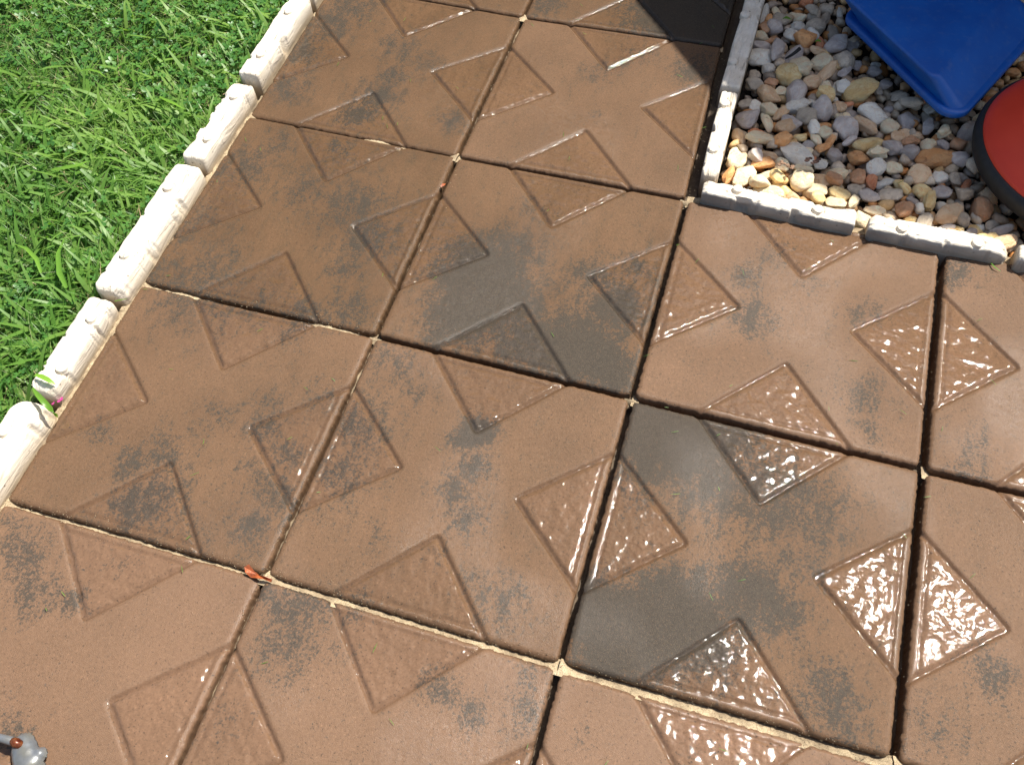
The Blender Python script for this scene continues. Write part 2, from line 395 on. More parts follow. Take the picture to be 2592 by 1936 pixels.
def slab(c, r, n, tint):
    """one embossed concrete paver: column c, row r, between nodes"""
    A, B = nodes[(c, r - 1)], nodes[(c + 1, r - 1)]
    D, C = nodes[(c, r)], nodes[(c + 1, r)]
    ex = (B - A) / np.linalg.norm(B - A); ey = (D - A) / np.linalg.norm(D - A)
    gl, gr, gt, gb = vj(c, r), vj(c + 1, r), hj(r - 1, c), hj(r, c)
    A = A + ex * gl + ey * gt; B = B - ex * gr + ey * gt
    D = D + ex * gl - ey * gb; C = C - ex * gr - ey * gb
    cen = (A + B + C + D) / 4
    L = 0.44
    e = np.concatenate([[0, 0.0025], np.linspace(0.006, 1 - 0.006, n - 3), [0.9975, 1]])
    n = len(e)
    U, Vv = np.meshgrid(e, e, indexing='xy')
    X = (1 - U) * (1 - Vv) * A[0] + U * (1 - Vv) * B[0] + U * Vv * C[0] + (1 - U) * Vv * D[0]
    Y = (1 - U) * (1 - Vv) * A[1] + U * (1 - Vv) * B[1] + U * Vv * C[1] + (1 - U) * Vv * D[1]
    # rounded corners and a slightly crumbled rim
    xm, ym = U * L, Vv * L
    edge = np.minimum(np.minimum(xm, L - xm), np.minimum(ym, L - ym))
    w = np.clip(1 - edge / 0.004, 0, 1)
    X += w * 0.0019 * N2.fbm(X * 220, Y * 220, 4); Y += w * 0.0019 * N2.fbm(X * 260 + 40, Y * 260 + 11, 3)
    for (cu, cv) in ((0, 0), (1, 0), (1, 1), (0, 1)):
        q = np.array([(A, B, C, D)[[(0, 0), (1, 0), (1, 1), (0, 1)].index((cu, cv))]])[0]
        dd = np.hypot(X - q[0], Y - q[1]); ww = np.clip(1 - dd / 0.010, 0, 1) ** 2
        X += (cen[0] - X) * ww * 0.012; Y += (cen[1] - Y) * ww * 0.012
    # rim chamfer
    ch = np.clip(1 - edge / 0.0088, 0, 1)
    groove = np.zeros_like(X)
    Z = -0.0030 * ch ** 1.6 - 0.0022 * np.clip(1 - edge / 0.0035, 0, 1) ** 2
    wet = np.clip(ch * 0.5, 0, 1)
    # triangular panels on the four sides, framed by grooves
    inside = np.zeros_like(Z)
    for (s, t) in ((xm, ym), (L - xm, ym), (ym, xm), (L - ym, xm)):
        dep = s; al = np.abs(t - L / 2)
        hb, ap = 0.262 * L, 0.288 * L
        nrm = math.hypot(hb, ap)
        sd_ = ((hb - al) * ap - dep * hb) / nrm        # signed distance to the leg, + inside
        # soften the apex
        leg = np.abs(sd_)
        lim = (dep < ap + 0.006)
        g = np.exp(-(leg / 0.0042) ** 2.3) * lim * np.clip((ap + 0.005 - dep) / 0.006, 0, 1)
        Z = Z - 0.0044 * g
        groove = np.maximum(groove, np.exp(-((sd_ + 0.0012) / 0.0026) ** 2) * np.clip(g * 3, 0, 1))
        wet = np.maximum(wet, g)
        ins = np.clip(sd_ / 0.004, 0, 1) * np.clip((edge - 0.004) / 0.006, 0, 1)
        inside = np.maximum(inside, ins)
        # panel base groove next to the rim
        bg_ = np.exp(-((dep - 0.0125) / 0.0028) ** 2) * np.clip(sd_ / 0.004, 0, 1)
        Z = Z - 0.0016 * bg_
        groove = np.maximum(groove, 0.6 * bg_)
        wet = np.maximum(wet, bg_ * 0.8)
    rock = N2.fbm(X * 75 + r * 3.1, Y * 75 + c * 7.7, 3)
    Z = Z + inside * (0.0015 * rock)
    Z = Z + (1 - inside) * 0.00035 * N2.fbm(X * 30, Y * 30, 3)
    wet = np.maximum(wet, inside * 0.9)
    puddle = np.clip(N2.fbm(X * 6 + 3, Y * 6 + 9, 2) * 1.2 - 0.05, 0, 0.30)
    wet = np.maximum(wet, puddle)
    # small settling of the whole slab
    tr_ = np.random.default_rng(c * 31 + r * 7 + 100)
    Z = Z + tr_.uniform(-0.0012, 0.0008) + (U - 0.5) * tr_.uniform(-0.0016, 0.0016) + (Vv - 0.5) * tr_.uniform(-0.0016, 0.0016)
    stain_shade = np.zeros_like(Z)
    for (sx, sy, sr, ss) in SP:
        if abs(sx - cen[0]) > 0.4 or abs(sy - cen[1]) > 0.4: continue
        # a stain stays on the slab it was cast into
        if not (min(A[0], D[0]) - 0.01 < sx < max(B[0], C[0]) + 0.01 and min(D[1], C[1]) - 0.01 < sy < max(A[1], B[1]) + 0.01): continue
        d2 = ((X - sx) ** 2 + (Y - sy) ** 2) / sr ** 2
        stain_shade = np.maximum(stain_shade, ss * np.exp(-d2 * 0.8)) + 0.25 * ss * np.exp(-d2 * 1.2)
    stain_shade = stain_shade * 0.76 + 0.05 + 0.09 * (1 - tint) + 0.05 * N2.fbm(X * 9, Y * 5, 2)
    V = np.stack([X - cen[0], Y - cen[1], Z], -1).reshape(-1, 3)
    idx = np.arange(n * n).reshape(n, n)
    Q = np.stack([idx[:-1, :-1], idx[1:, :-1], idx[1:, 1:], idx[:-1, 1:]], -1).reshape(-1, 4)
    ring = np.concatenate([idx[0, :-1], idx[:-1, -1], idx[-1, :0:-1], idx[:0:-1, 0]])
    m = len(ring); base = len(V)
    Vb = V[ring].copy(); Vb[:, 2] = -0.042
    # ragged side
    Vm = V[ring].copy(); Vm[:, 2] = -0.012
    V = np.concatenate([V, Vm, Vb])
    a = ring; b = np.roll(ring, -1); am = base + np.arange(m); bm_ = np.roll(am, -1); ab = am + m; bb = np.roll(ab, -1)
    Q = np.concatenate([Q, np.stack([a, b, bm_, am], -1), np.stack([am, bm_, bb, ab], -1)])
    me = mesh_quads('paving_slab', V, Q)
    ext = lambda f, v: np.concatenate([f.ravel(), np.full(2 * m, v)])
    attr(me, 'stain_shade', ext(stain_shade, 0.2)); attr(me, 'wet', ext(np.clip(wet, 0, 1), 0.1)); attr(me, 'tint', np.full(len(V), tint)); attr(me, 'groove', ext(groove, 0.0))
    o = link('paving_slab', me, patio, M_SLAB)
    o.location = (cen[0], cen[1], 0)
    return o

# sand bed: a base sheet with raised ribbons of sand under the joints
bedV, bedQ, deep = [], [], []
def ribbon(p, q, width, lvl, seed, side=0.0):
    """sand between two slabs; lvl(t) is its surface height along the joint"""
    p = np.array(p); q = np.array(q); d = q - p; Lg = np.linalg.norm(d); d /= Lg; nrm_ = np.array([-d[1], d[0]])
    na, nb = int(Lg / 0.0022), 9
    t = np.linspace(0, 1, na); s = np.linspace(-1, 1, nb)
    T, Sx = np.meshgrid(t, s, indexing='ij')
    X = p[0] + d[0] * T * Lg + nrm_[0] * Sx * width; Y = p[1] + d[1] * T * Lg + nrm_[1] * Sx * width
    lv = lvl(T)
    Z = lv + 0.0035 * N2.fbm(X * 130 + seed, Y * 130, 4) + side * Sx * 0.004
    Z = np.minimum(Z, -0.0022 + 0.001 * N2.fbm(X * 300, Y * 300, 2))
    b = sum(len(v) for v in bedV)
    bedV.append(np.stack([X, Y, Z], -1).reshape(-1, 3))
    deep.append(np.clip((-Z.ravel() - 0.010) / 0.012, 0, 1))
    idx = b + np.arange(na * nb).reshape(na, nb)
    bedQ.append(np.stack([idx[:-1, :-1], idx[1:, :-1], idx[1:, 1:], idx[:-1, 1:]], -1).reshape(-1, 4))
def lv_const(a, amp=0.006, f=9.0, sd_=0):
    return lambda T: a + amp * N2.fbm(T * f + sd_, T * 0 + sd_ * 1.7, 3)
def ends(fn, e0=0.0, e1=0.0, w=0.045):
    """heap sand at the crossings"""
    def g(T):
        return fn(T) + e0 * np.exp(-(T / w) ** 2) + e1 * np.exp(-((1 - T) / w) ** 2)
    return g
for i in range(1, 5):
    for r in range(-1, 6):
        if i >= 3 and r < 2: continue
        if i == 2 and r < 2: continue
        p, q = nodes[(i, r - 1)], nodes[(i, r)]
        base = {1: -0.023, 2: -0.030, 3: -0.036}.get(i, -0.03)
        ribbon(p, q, 0.012, ends(lv_const(base, 0.012, 8, i * 7 + r), 0.019 if i > 1 else 0.010, 0.008 if i > 1 else 0.004, 0.022), i * 13 + r)
for j in range(-1, 6):
    for c in range(0, 5):
        if c >= 2 and j < 1: continue
        p, q = nodes[(c, j)], nodes[(c + 1, j)]
        base = {-1: -0.012, 0: -0.014, 1: -0.020 if c else -0.008, 2: -0.024 if c else -0.013, 3: -0.0115}.get(j, -0.02)
        ribbon(p, q, 0.013, ends(lv_const(base, 0.010 if j != 3 else 0.003, 8, j * 5 + c * 3), 0.010, 0.005, 0.03), j * 3 + c, side=-2.0 if j == 3 else -1.0)
# along the left border and along the gravel border
ribbon((-0.006, 1.0), nodes[(0, 1)] + np.array([-0.003, 0]), 0.008, lv_const(-0.012, 0.01, 20, 3), 77)
ribbon(nodes[(0, 1)] + np.array([-0.003, 0]), nodes[(0, 3)] + np.array([-0.003, 0]), 0.008, lv_const(-0.004, 0.008, 20, 5), 78)
ribbon(nodes[(0, 3)] + np.array([-0.003, 0]), nodes[(0, 5)] + np.array([-0.003, 0]), 0.010, lv_const(-0.004, 0.006, 20, 5), 79)
ribbon(nodes[(2, 1)] + np.array([0.0, 0.006]), nodes[(3, 1)] + np.array([0.3, 0.006]), 0.010, lv_const(-0.012, 0.01, 14, 8), 80)
ribbon(nodes[(2, 1)] + np.array([0.004, 0.0]), nodes[(2, 1)] + np.array([0.008, 1.0]), 0.010, lv_const(-0.030, 0.01, 14, 9), 81)
b0 = sum(len(v) for v in bedV)
bx = [(-0.012, -1.9), (2.25, -1.9), (2.25, -0.46), (0.92, -0.46), (0.92, 1.35), (-0.012, 1.35)]
bedV.append(np.array([(x, y, -0.040) for x, y in bx])); deep.append(np.ones(6))
V = np.concatenate(bedV)
loops = np.concatenate([np.concatenate(bedQ).ravel(), b0 + np.arange(6)])
nq = sum(len(q) for q in bedQ)
me = mesh_np('patio', V, loops, np.concatenate([np.arange(nq) * 4, [nq * 4]]), np.concatenate([np.full(nq, 4), [6]]))
attr(me, 'deep', np.concatenate(deep))
patio = tag(link('patio', me, mat=M_SAND), 'brown wet concrete slab patio with embossed diamonds over a sand bed', kind='structure')

vis = {(0, 0), (1, 0), (0, 1), (1, 1), (0, 2), (1, 2), (2, 2), (3, 2), (0, 3), (1, 3), (2, 3), (3, 3), (0, 4), (1, 4), (2, 4), (3, 4)}
for r in range(-1, 6):
    for c in range(0, 5):
        if c >= 2 and r < 2: continue
        tint = {(0, 0): .15, (1, 0): .15, (0, 1): .12, (1, 1): .38, (0, 2): .05, (1, 2): .2, (2, 2): .6, (3, 2): .65, (0, 3): .38, (1, 3): .42, (2, 3): .35, (3, 3): .6, (0, 4): .85, (1, 4): .8, (2, 4): .95, (3, 4): .65}.get((c, r), random.uniform(0.1, 0.5))
        slab(c, r, 172 if (c, r) in vis else 44, tint)

# loose grains of sand spilled from the joints
def grains():
    r = np.random.default_rng(5); pts = []
    for (a, b, n, sp_) in [((0, 3), (1, 3), 260, .010), ((1, 3), (2, 3), 320, .010), ((2, 3), (3, 3), 420, .012), ((0, 2), (1, 2), 120, .008), ((0, 1), (0, 3), 420, .007), ((0, 3), (0, 4), 300, .008), ((2, 1), (3, 1), 160, .012), ((3, 1), (3, 3), 120, .012), ((2, 0), (2, 1), 120, .008), ((1, 0), (1, 4), 200, .007)]:
        p, q = nodes[a], nodes[b]; t = r.random((n, 1)); d = (q - p) / np.linalg.norm(q - p)
        w = p + (q - p) * t + np.array([-d[1], d[0]]) * r.normal(0, sp_, (n, 1)); pts.append(w)
    w = np.concatenate(pts); w[:, 0] = np.maximum(w[:, 0], -0.006); n = len(w); s_ = r.uniform(.0004, .0012, n)
    base = np.array([(1, 0, -.5), (-.5, .9, -.4), (-.6, -.8, -.5), (0, 0, .9)])
    V = (base[None] * s_[:, None, None] * r.uniform(.7, 1.3, (n, 4, 1))); ang = r.uniform(0, 6.28, n)
    X = V[..., 0] * np.cos(ang)[:, None] - V[..., 1] * np.sin(ang)[:, None]; Y = V[..., 0] * np.sin(ang)[:, None] + V[..., 1] * np.cos(ang)[:, None]
    V = np.stack([X + w[:, :1], Y + w[:, 1:], V[..., 2] + 0.0002], -1).reshape(-1, 3)
    F = ((np.arange(n) * 4)[:, None, None] + np.array([(0, 1, 3), (1, 2, 3), (2, 0, 3), (0, 2, 1)])[None]).reshape(-1, 3)
    me = mesh_quads('sand_grains', V, F, False); attr(me, 'deep', np.zeros(len(V)))
    tag(link('sand_grains', me, mat=M_SAND), 'loose pale sand grains spilled beside the slab joints', 'sand', kind='stuff')
grains()

# ------------------------------------------------------------------ cast-concrete log edging
def edging_block(p0, p1, width, top, label, knobs, seed, ends_=(0.006, 0.006), group='split log edging blocks', side_r=0.0, side_l=0.0, grime=0.0):  # grime: strength of the shade painted on the front faces
    """p0 -> p1: ends of the top centre line (x, y); knobs: fractions along, across"""
    p0 = np.array(p0, float); p1 = np.array(p1, float)
    d = p1 - p0; L = np.linalg.norm(d); ang = math.atan2(d[1], d[0])
    cen = (p0 + p1) / 2
    root = empty('edging_block', (cen[0], cen[1], 0), ang)
    tag(root, label, 'edging block', group)
    rg = np.random.default_rng(seed)
    na = int(L / 0.0019); w = width / 2
    # cross-section profile in (y, z): from bottom of -y side over the top to bottom of +y side
    prof = [(-w - side_r, -0.05), (-w - side_r, 0.0), (-w - side_r * .6, top * .5), (-w, top * 0.84), (-w + .0015, top * 0.95), (-w + .0045, top)]
    nt = 25
    prof += [(-w + .0045 + (2 * w - .009) * (i + 1) / nt, top) for i in range(nt - 1)]
    prof += [(w - .0045, top), (w - .0015, top * 0.95), (w, top * 0.84), (w + side_l * .6, top * .5), (w + side_l, 0.0), (w + side_l, -0.05)]
    prof = np.array(prof); npf = len(prof)
    t = np.linspace(-L / 2, L / 2, na)
    X = np.repeat(t[:, None], npf, 1); Y = np.repeat(prof[None, :, 0], na, 0); Z = np.repeat(prof[None, :, 1], na, 0)
    so = seed * 9.7
    # wandering outline, wood-grain ridges, worn edges and chips
    k1 = 0.0024 * N2.fbm(X * 11 + so, Y * 0 + so, 3)
    Y = Y + k1 * np.sign(Y) * np.clip(np.abs(Y) / w, 0, 1) + 0.003 * N2.fbm(X * 9 + so * 2, X * 0 + 2.0, 2)
    edge_y = np.clip((np.abs(prof[:, 0]) - w * 0.55) / (w * 0.45), 0, 1)[None, :]
    zt = (prof[:, 1] > top * 0.4)[None, :]
    Z = Z + zt * (0.0017 * N2.fbm(X * 26 + so, Y * 210 + so, 4) + 0.0016 * N2.fbm(X * 90, Y * 300 + so, 3))
    chip = np.clip(N2.fbm(X * 42 + so, Y * 34, 4) - 0.13, 0, 1) * edge_y * zt
    Z = Z - chip * 0.032; Y = Y - np.sign(Y) * chip * 0.018
    for (kx, ky) in knobs:
        dk = np.hypot(X - kx, Y - ky)
        Z = Z - zt * (0.0034 * np.exp(-((dk - 0.0112) / 0.0016) ** 2))
    # end rounding
    for sgn, er in ((-1, ends_[0]), (1, ends_[1])):
        de = (L / 2 - sgn * X)
        q = np.clip(1 - de / er, 0, 1)
        Z = np.where(zt, Z - q ** 2 * er * 0.55, Z); Y = Y * (1 - 0.30 * q ** 2 * min(1.0, er / 0.02))
        X = X + sgn * (0.0022 * N2.fbm(Y * 60 + so, Z * 60 + sgn, 3)) * np.clip(1 - de / 0.01, 0, 1)
    V = np.stack([X, Y, Z], -1).reshape(-1, 3)
    idx = np.arange(na * npf).reshape(na, npf)
    Q = np.stack([idx[:-1, :-1], idx[:-1, 1:], idx[1:, 1:], idx[1:, :-1]], -1).reshape(-1, 4)[:, ::-1]
    # end caps as grids hung from the rim: fans around a centre column
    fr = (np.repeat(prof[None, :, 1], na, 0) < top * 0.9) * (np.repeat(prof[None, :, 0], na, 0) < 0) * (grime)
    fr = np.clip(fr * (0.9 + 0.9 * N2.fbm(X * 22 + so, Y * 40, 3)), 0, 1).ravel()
    loops = [Q.ravel()]; tot = [np.full(len(Q), 4)]; extra = []
    for row, flip in ((0, False), (na - 1, True)):
        c_i = len(V) + len(extra)
        extra.append((X[row].mean(), 0.0, -0.03))
        ring = idx[row]
        tri = np.stack([ring[:-1], ring[1:], np.full(npf - 1, c_i)], -1)
        if flip: tri = tri[:, ::-1]
        loops.append(tri.ravel()); tot.append(np.full(len(tri), 3))
    V = np.concatenate([V, np.array(extra)])
    tot = np.concatenate(tot); st = np.concatenate([[0], np.cumsum(tot)[:-1]])
    me = mesh_np('block', V, np.concatenate(loops), st, tot)
    attr(me, 'grime', np.concatenate([fr, np.zeros(len(V) - len(fr))]))  # painted shade on the front faces
    link('block', me, root, M_CON)
    # cast nail heads
    for kn in knobs:
        fx, fy = kn
        x = fx; y = fy; R0 = rg.uniform(0.0092, 0.0100); nseg = 22
        rings = [(R0 * 1.04, -0.006), (R0, 0.0008), (R0 * 0.985, 0.0034), (R0 * 0.92, 0.0044), (R0 * 0.5, 0.0049), (0.0, 0.0050)]
        V = []; F = []
        for (rr, zz) in rings[:-1]:
            for s in range(nseg):
                a = 2 * math.pi * s / nseg
                rj = rr * (1 + 0.03 * math.sin(3 * a + seed))
                V.append((rj * math.cos(a), rj * math.sin(a), zz))
        V.append((0, 0, rings[-1][1])); nr = len(rings) - 1
        for k in range(nr - 1):
            for s in range(nseg):
                s2 = (s + 1) % nseg
                F.append((k * nseg + s, k * nseg + s2, (k + 1) * nseg + s2, (k + 1) * nseg + s))
        for s in range(nseg):
            F.append(((nr - 1) * nseg + s, (nr - 1) * nseg + (s + 1) % nseg, len(V) - 1))
        me = bpy.data.meshes.new('nail_head'); me.from_pydata(V, [], F)
        for p_ in me.polygons: p_.use_smooth = True
        o = link('nail_head', me, root, M_CON); o.location = (x, y, top - 0.0008)
    return root

def on_line(pts, cen, ang, z):
    out = []
    for px in pts:
        g = un(*px, z=z)[:2] - cen
        out.append((g[0] * math.cos(-ang) - g[1] * math.sin(-ang), g[0] * math.sin(-ang) + g[1] * math.cos(-ang)))
    return out

LT = 0.037   # height of the left border above the slabs
def place(e0, e1, z, width, label, knobs_px, seed, xfix=None, yfix=None, **kw):
    a = un(*e0, z=z)[:2].copy(); b = un(*e1, z=z)[:2].copy()
    if xfix is not None: a[0] = xfix[0]; b[0] = xfix[1]
    if yfix is not None: a[1] = yfix[0]; b[1] = yfix[1]
    cen = (a + b) / 2; ang = math.atan2(b[1] - a[1], b[0] - a[0])
    return edging_block(a, b, width, z, label, on_line(knobs_px, cen, ang, z), seed, **kw)
# left border, top of the photograph to its lower left corner (p0 = upper end)
edging_block((-0.034, 0.62), (-0.033, 0.335), 0.046, LT, 'farthest white edging block of the lawn border, out of view', [(-0.07, 0), (0.07, 0)], 31)
edging_block((-0.034, 0.325), (-0.033, 0.150), 0.046, LT, 'white edging block at the lawn beyond the top of the photo', [(-0.04, 0), (0.04, 0)], 30)
edging_block((-0.033, 0.142), (-0.033, -0.088), 0.046, LT, 'cream edging block whose bare end just shows at the top of the lawn border', [(-0.05, 0), (0.06, 0)], 1)
place((765, -10), (630, 187), LT, 0.047, 'cream edging block between lawn and slabs, uppermost one with two nail heads in view', [(730, 30), (660, 138)], 2, xfix=(-0.031, -0.033))
place((632, 207), (493, 400), LT, 0.046, 'white edging block second from the top of the lawn border, smooth rounded upper end', [(593, 244), (526, 350)], 3, xfix=(-0.030, -0.033), ends_=(0.022, 0.008))
place((500, 415), (275, 735), LT, 0.052, 'longest edging block of the lawn border, pitted, with a blunt eroded lower end', [(426, 474), (316, 644)], 4, xfix=(-0.029, -0.029), ends_=(0.018, 0.012), side_l=0.004)
place((262, 754), (118, 990), LT, 0.046, 'cracked lawn edging block with a hairline across it, below the longest one', [(232, 805), (156, 931)], 5, xfix=(-0.027, -0.026), ends_=(0.010, 0.014))
ea = un(95, 1015, LT)[:2]
edging_block((-0.028, ea[1]), (-0.030, ea[1] - 0.275), 0.054, LT + 0.002, 'wide stained edging block at the lower left edge, below the green weed blade',
             [(x, y) for x, y in on_line([(10, 1092)], np.array([-0.029, ea[1] - 0.1375]), -math.pi / 2, LT)] + [(0.07, 0.0)], 6, ends_=(0.024, 0.01), side_l=0.006)
edging_block((-0.030, ea[1] - 0.285), (-0.030, ea[1] - 0.56), 0.048, LT, 'white edging block at the lawn below the frame of the photo', [(-0.06, 0), (0.07, 0)], 7)
# border of the gravel bed
RT = 0.028
edging_block((0.934, 0.60), (0.932, 0.37), 0.038, RT, 'shaded edging block of the gravel border beyond the top of the photo', [(-0.06, 0), (0.06, 0)], 14)
edging_block((0.932, 0.362), (0.931, 0.120), 0.038, RT, 'shaded edging block of the gravel border whose lower end is at the top edge', [(-0.05, 0), (0.06, 0)], 8)
place((1896, -12), (1843, 217), RT, 0.040, 'grey shaded edging block beside the dark slab, left of the pebbles', [(1885, 39), (1854, 156)], 9, xfix=(0.931, 0.928), side_r=0.002)
place((1843, 230), (1797, 438), RT, 0.034, 'half sunlit edging block left of the pebbles', [(1834, 262), (1806, 378)], 10, xfix=(0.931, 0.932), ends_=(0.006, 0.016), grime=0.5)
place((1784, 458), (2168, 551), RT, 0.036, 'longest sunlit edging block in front of the pebbles, starting at the inner corner', [(1867, 480), (2070, 531)], 11, yfix=(-0.4340, -0.4385), ends_=(0.010, 0.006), side_r=0.0015, grime=0.75)
place((2203, 560), (2558, 634), RT, 0.037, 'sunlit edging block with rounded right end, last whole one before the right edge', [(2284, 578), (2475, 616)], 12, yfix=(-0.4400, -0.4430), ends_=(0.012, 0.030), side_r=0.0015, grime=0.75)
pb = un(2580, 645, RT)[:2]
edging_block((pb[0], -0.446), (pb[0] + 0.26, -0.452), 0.038, RT, 'edging block cut off by the right edge, only its tip in view', [(-0.08, 0), (0.06, 0)], 13, side_r=0.0015, grime=0.75)
edging_block((pb[0] + 0.27, -0.452), (pb[0] + 0.53, -0.456), 0.038, RT, 'edging block of the gravel border beyond the right of the photo', [(-0.08, 0), (0.06, 0)], 15)

# ------------------------------------------------------------------ gravel bed
def peb_mesh(seed, sub):
    import bmesh
    bm = bmesh.new()
    bmesh.ops.create_icosphere(bm, subdivisions=sub, radius=1.0)
    rg = random.Random(seed)
    planes = []
    for _ in range(rg.randint(7, 12)):
        v = Vector((rg.gauss(0, 1), rg.gauss(0, 1), rg.gauss(0, 1))).normalized()
        planes.append((v, rg.uniform(0.55, 0.88)))
    sq = rg.uniform(0.3, 1.15); ofs = Vector((rg.random() * 50, rg.random() * 50, 0))
    for v in bm.verts:
        p = v.co.normalized()
        # slightly boxy
        mx = max(abs(p.x), abs(p.y), abs(p.z)); r = 1 + sq * (1 / mx - 1) * 0.4
        q = p * r
        for (pn, pd) in planes:
            dd = q.dot(pn)
            if dd > pd: q = q - pn * (dd - pd) * 0.90
        q = q * (1 + 0.16 * mnoise.noise(p * 1.3 + ofs) + 0.05 * mnoise.noise(p * 4.1 + ofs))
        v.co = q
    me = bpy.data.meshes.new('pebble')
    bm.to_mesh(me); bm.free()
    for p_ in me.polygons: p_.use_smooth = True
    me.materials.append(PEB['G'])
    return me
PM = [peb_mesh(s, 3) for s in range(18)]
PMC = []
for s in range(10):
    m_ = peb_mesh(100 + s, 2)
    vv = np.array([v.co[:] for v in m_.vertices]); ff = np.array([p_.vertices[:] for p_ in m_.polygons])
    PMC.append((vv, ff)); bpy.data.meshes.remove(m_)

# bed sheet
bedz = -0.045
me = mesh_quads('gravel_bed', [(0.95, -0.425, bedz), (2.6, -0.44, bedz), (2.6, 1.9, bedz), (0.95, 1.9, bedz)], [(0, 1, 2, 3)], False)
gravel = tag(link('gravel_bed', me, mat=M_SOIL), 'bed of mixed river pebbles inside the white edging', kind='structure')
GX0, GX1, GY0, GY1 = 0.953, 2.3, -0.418, 0.56
cell = 0.003
nx, ny = int((GX1 - GX0) / cell), int((GY1 - GY0) / cell)
HM = np.full((nx, ny), bedz)
cxs = GX0 + (np.arange(nx) + .5) * cell; cys = GY0 + (np.arange(ny) + .5) * cell
def rest(x, y, a, b, c, th, commit, pct=72, sink=0.0):
    R_ = max(a, b)
    i0, i1 = max(0, int((x - R_ - GX0) / cell)), min(nx, int((x + R_ - GX0) / cell) + 1)
    j0, j1 = max(0, int((y - R_ - GY0) / cell)), min(ny, int((y + R_ - GY0) / cell) + 1)
    if i1 <= i0 or j1 <= j0: return None
    X, Y = np.meshgrid(cxs[i0:i1] - x, cys[j0:j1] - y, indexing='ij')
    u = (X * math.cos(th) + Y * math.sin(th)) / a; v = (-X * math.sin(th) + Y * math.cos(th)) / b
    q = u * u + v * v; m = q < 0.95
    if not m.any(): return None
    und = c * np.sqrt(1 - q[m])
    sub = HM[i0:i1, j0:j1]
    z = np.percentile(sub[m] + und, pct) - sink
    if commit:
        s2 = sub.copy(); s2[m] = np.maximum(s2[m], z + und * 0.97); HM[i0:i1, j0:j1] = s2
    return z

FV, FQ, FC = [], [], []
def mrot(th, tx, ty):
    return (Matrix.Rotation(th, 3, 'Z') @ Matrix.Rotation(tx, 3, 'X') @ Matrix.Rotation(ty, 3, 'Y'))
cols_f = [(0.601, 0.481, 0.317), (0.501, 0.408, 0.307), (0.552, 0.334, 0.159), (0.636, 0.290, 0.090), (0.701, 0.582, 0.419), (0.367, 0.276, 0.181), (0.668, 0.450, 0.204)]
def fill_pebble(x, y, z, a, b, c, th):
    vv, ff = PMC[random.randrange(10)]
    Rm = np.array(mrot(th, random.gauss(0, .25), random.gauss(0, .25)))
    w = (vv * np.array([a, b, c])) @ Rm.T + np.array([x, y, z])
    off = sum(len(q) for q in FV)
    FV.append(w); FQ.append(ff + off)
    cc = random.choice(cols_f); k_ = random.uniform(.75, 1.15)
    FC.append(np.tile([cc[0] * k_, cc[1] * k_, cc[2] * k_, 1.0], (len(w), 1)))
for it in range(3000):
    best = None
    a = random.uniform(0.008, 0.019); b = a * random.uniform(.6, .95); c = a * random.uniform(.45, .75); th = random.uniform(0, math.pi)
    for _ in range(7):
        x = random.uniform(GX0 + .006, GX1); y = random.uniform(GY0 + .004, GY1)
        z = rest(x, y, a, b, c, th, False)
        if z is not None and (best is None or z < best[0]): best = (z, x, y)
    z, x, y = best
    if z > -0.010: continue
    rest(x, y, a, b, c, th, True)
    fill_pebble(x, y, z, a, b, c, th)
me = mesh_quads('pebble_fill', np.concatenate(FV), np.concatenate(FQ))
attr(me, 'tintc', np.concatenate(FC), 'FLOAT_COLOR')
tag(link('pebble_fill', me, gravel, mat_fill()), kind='stuff')

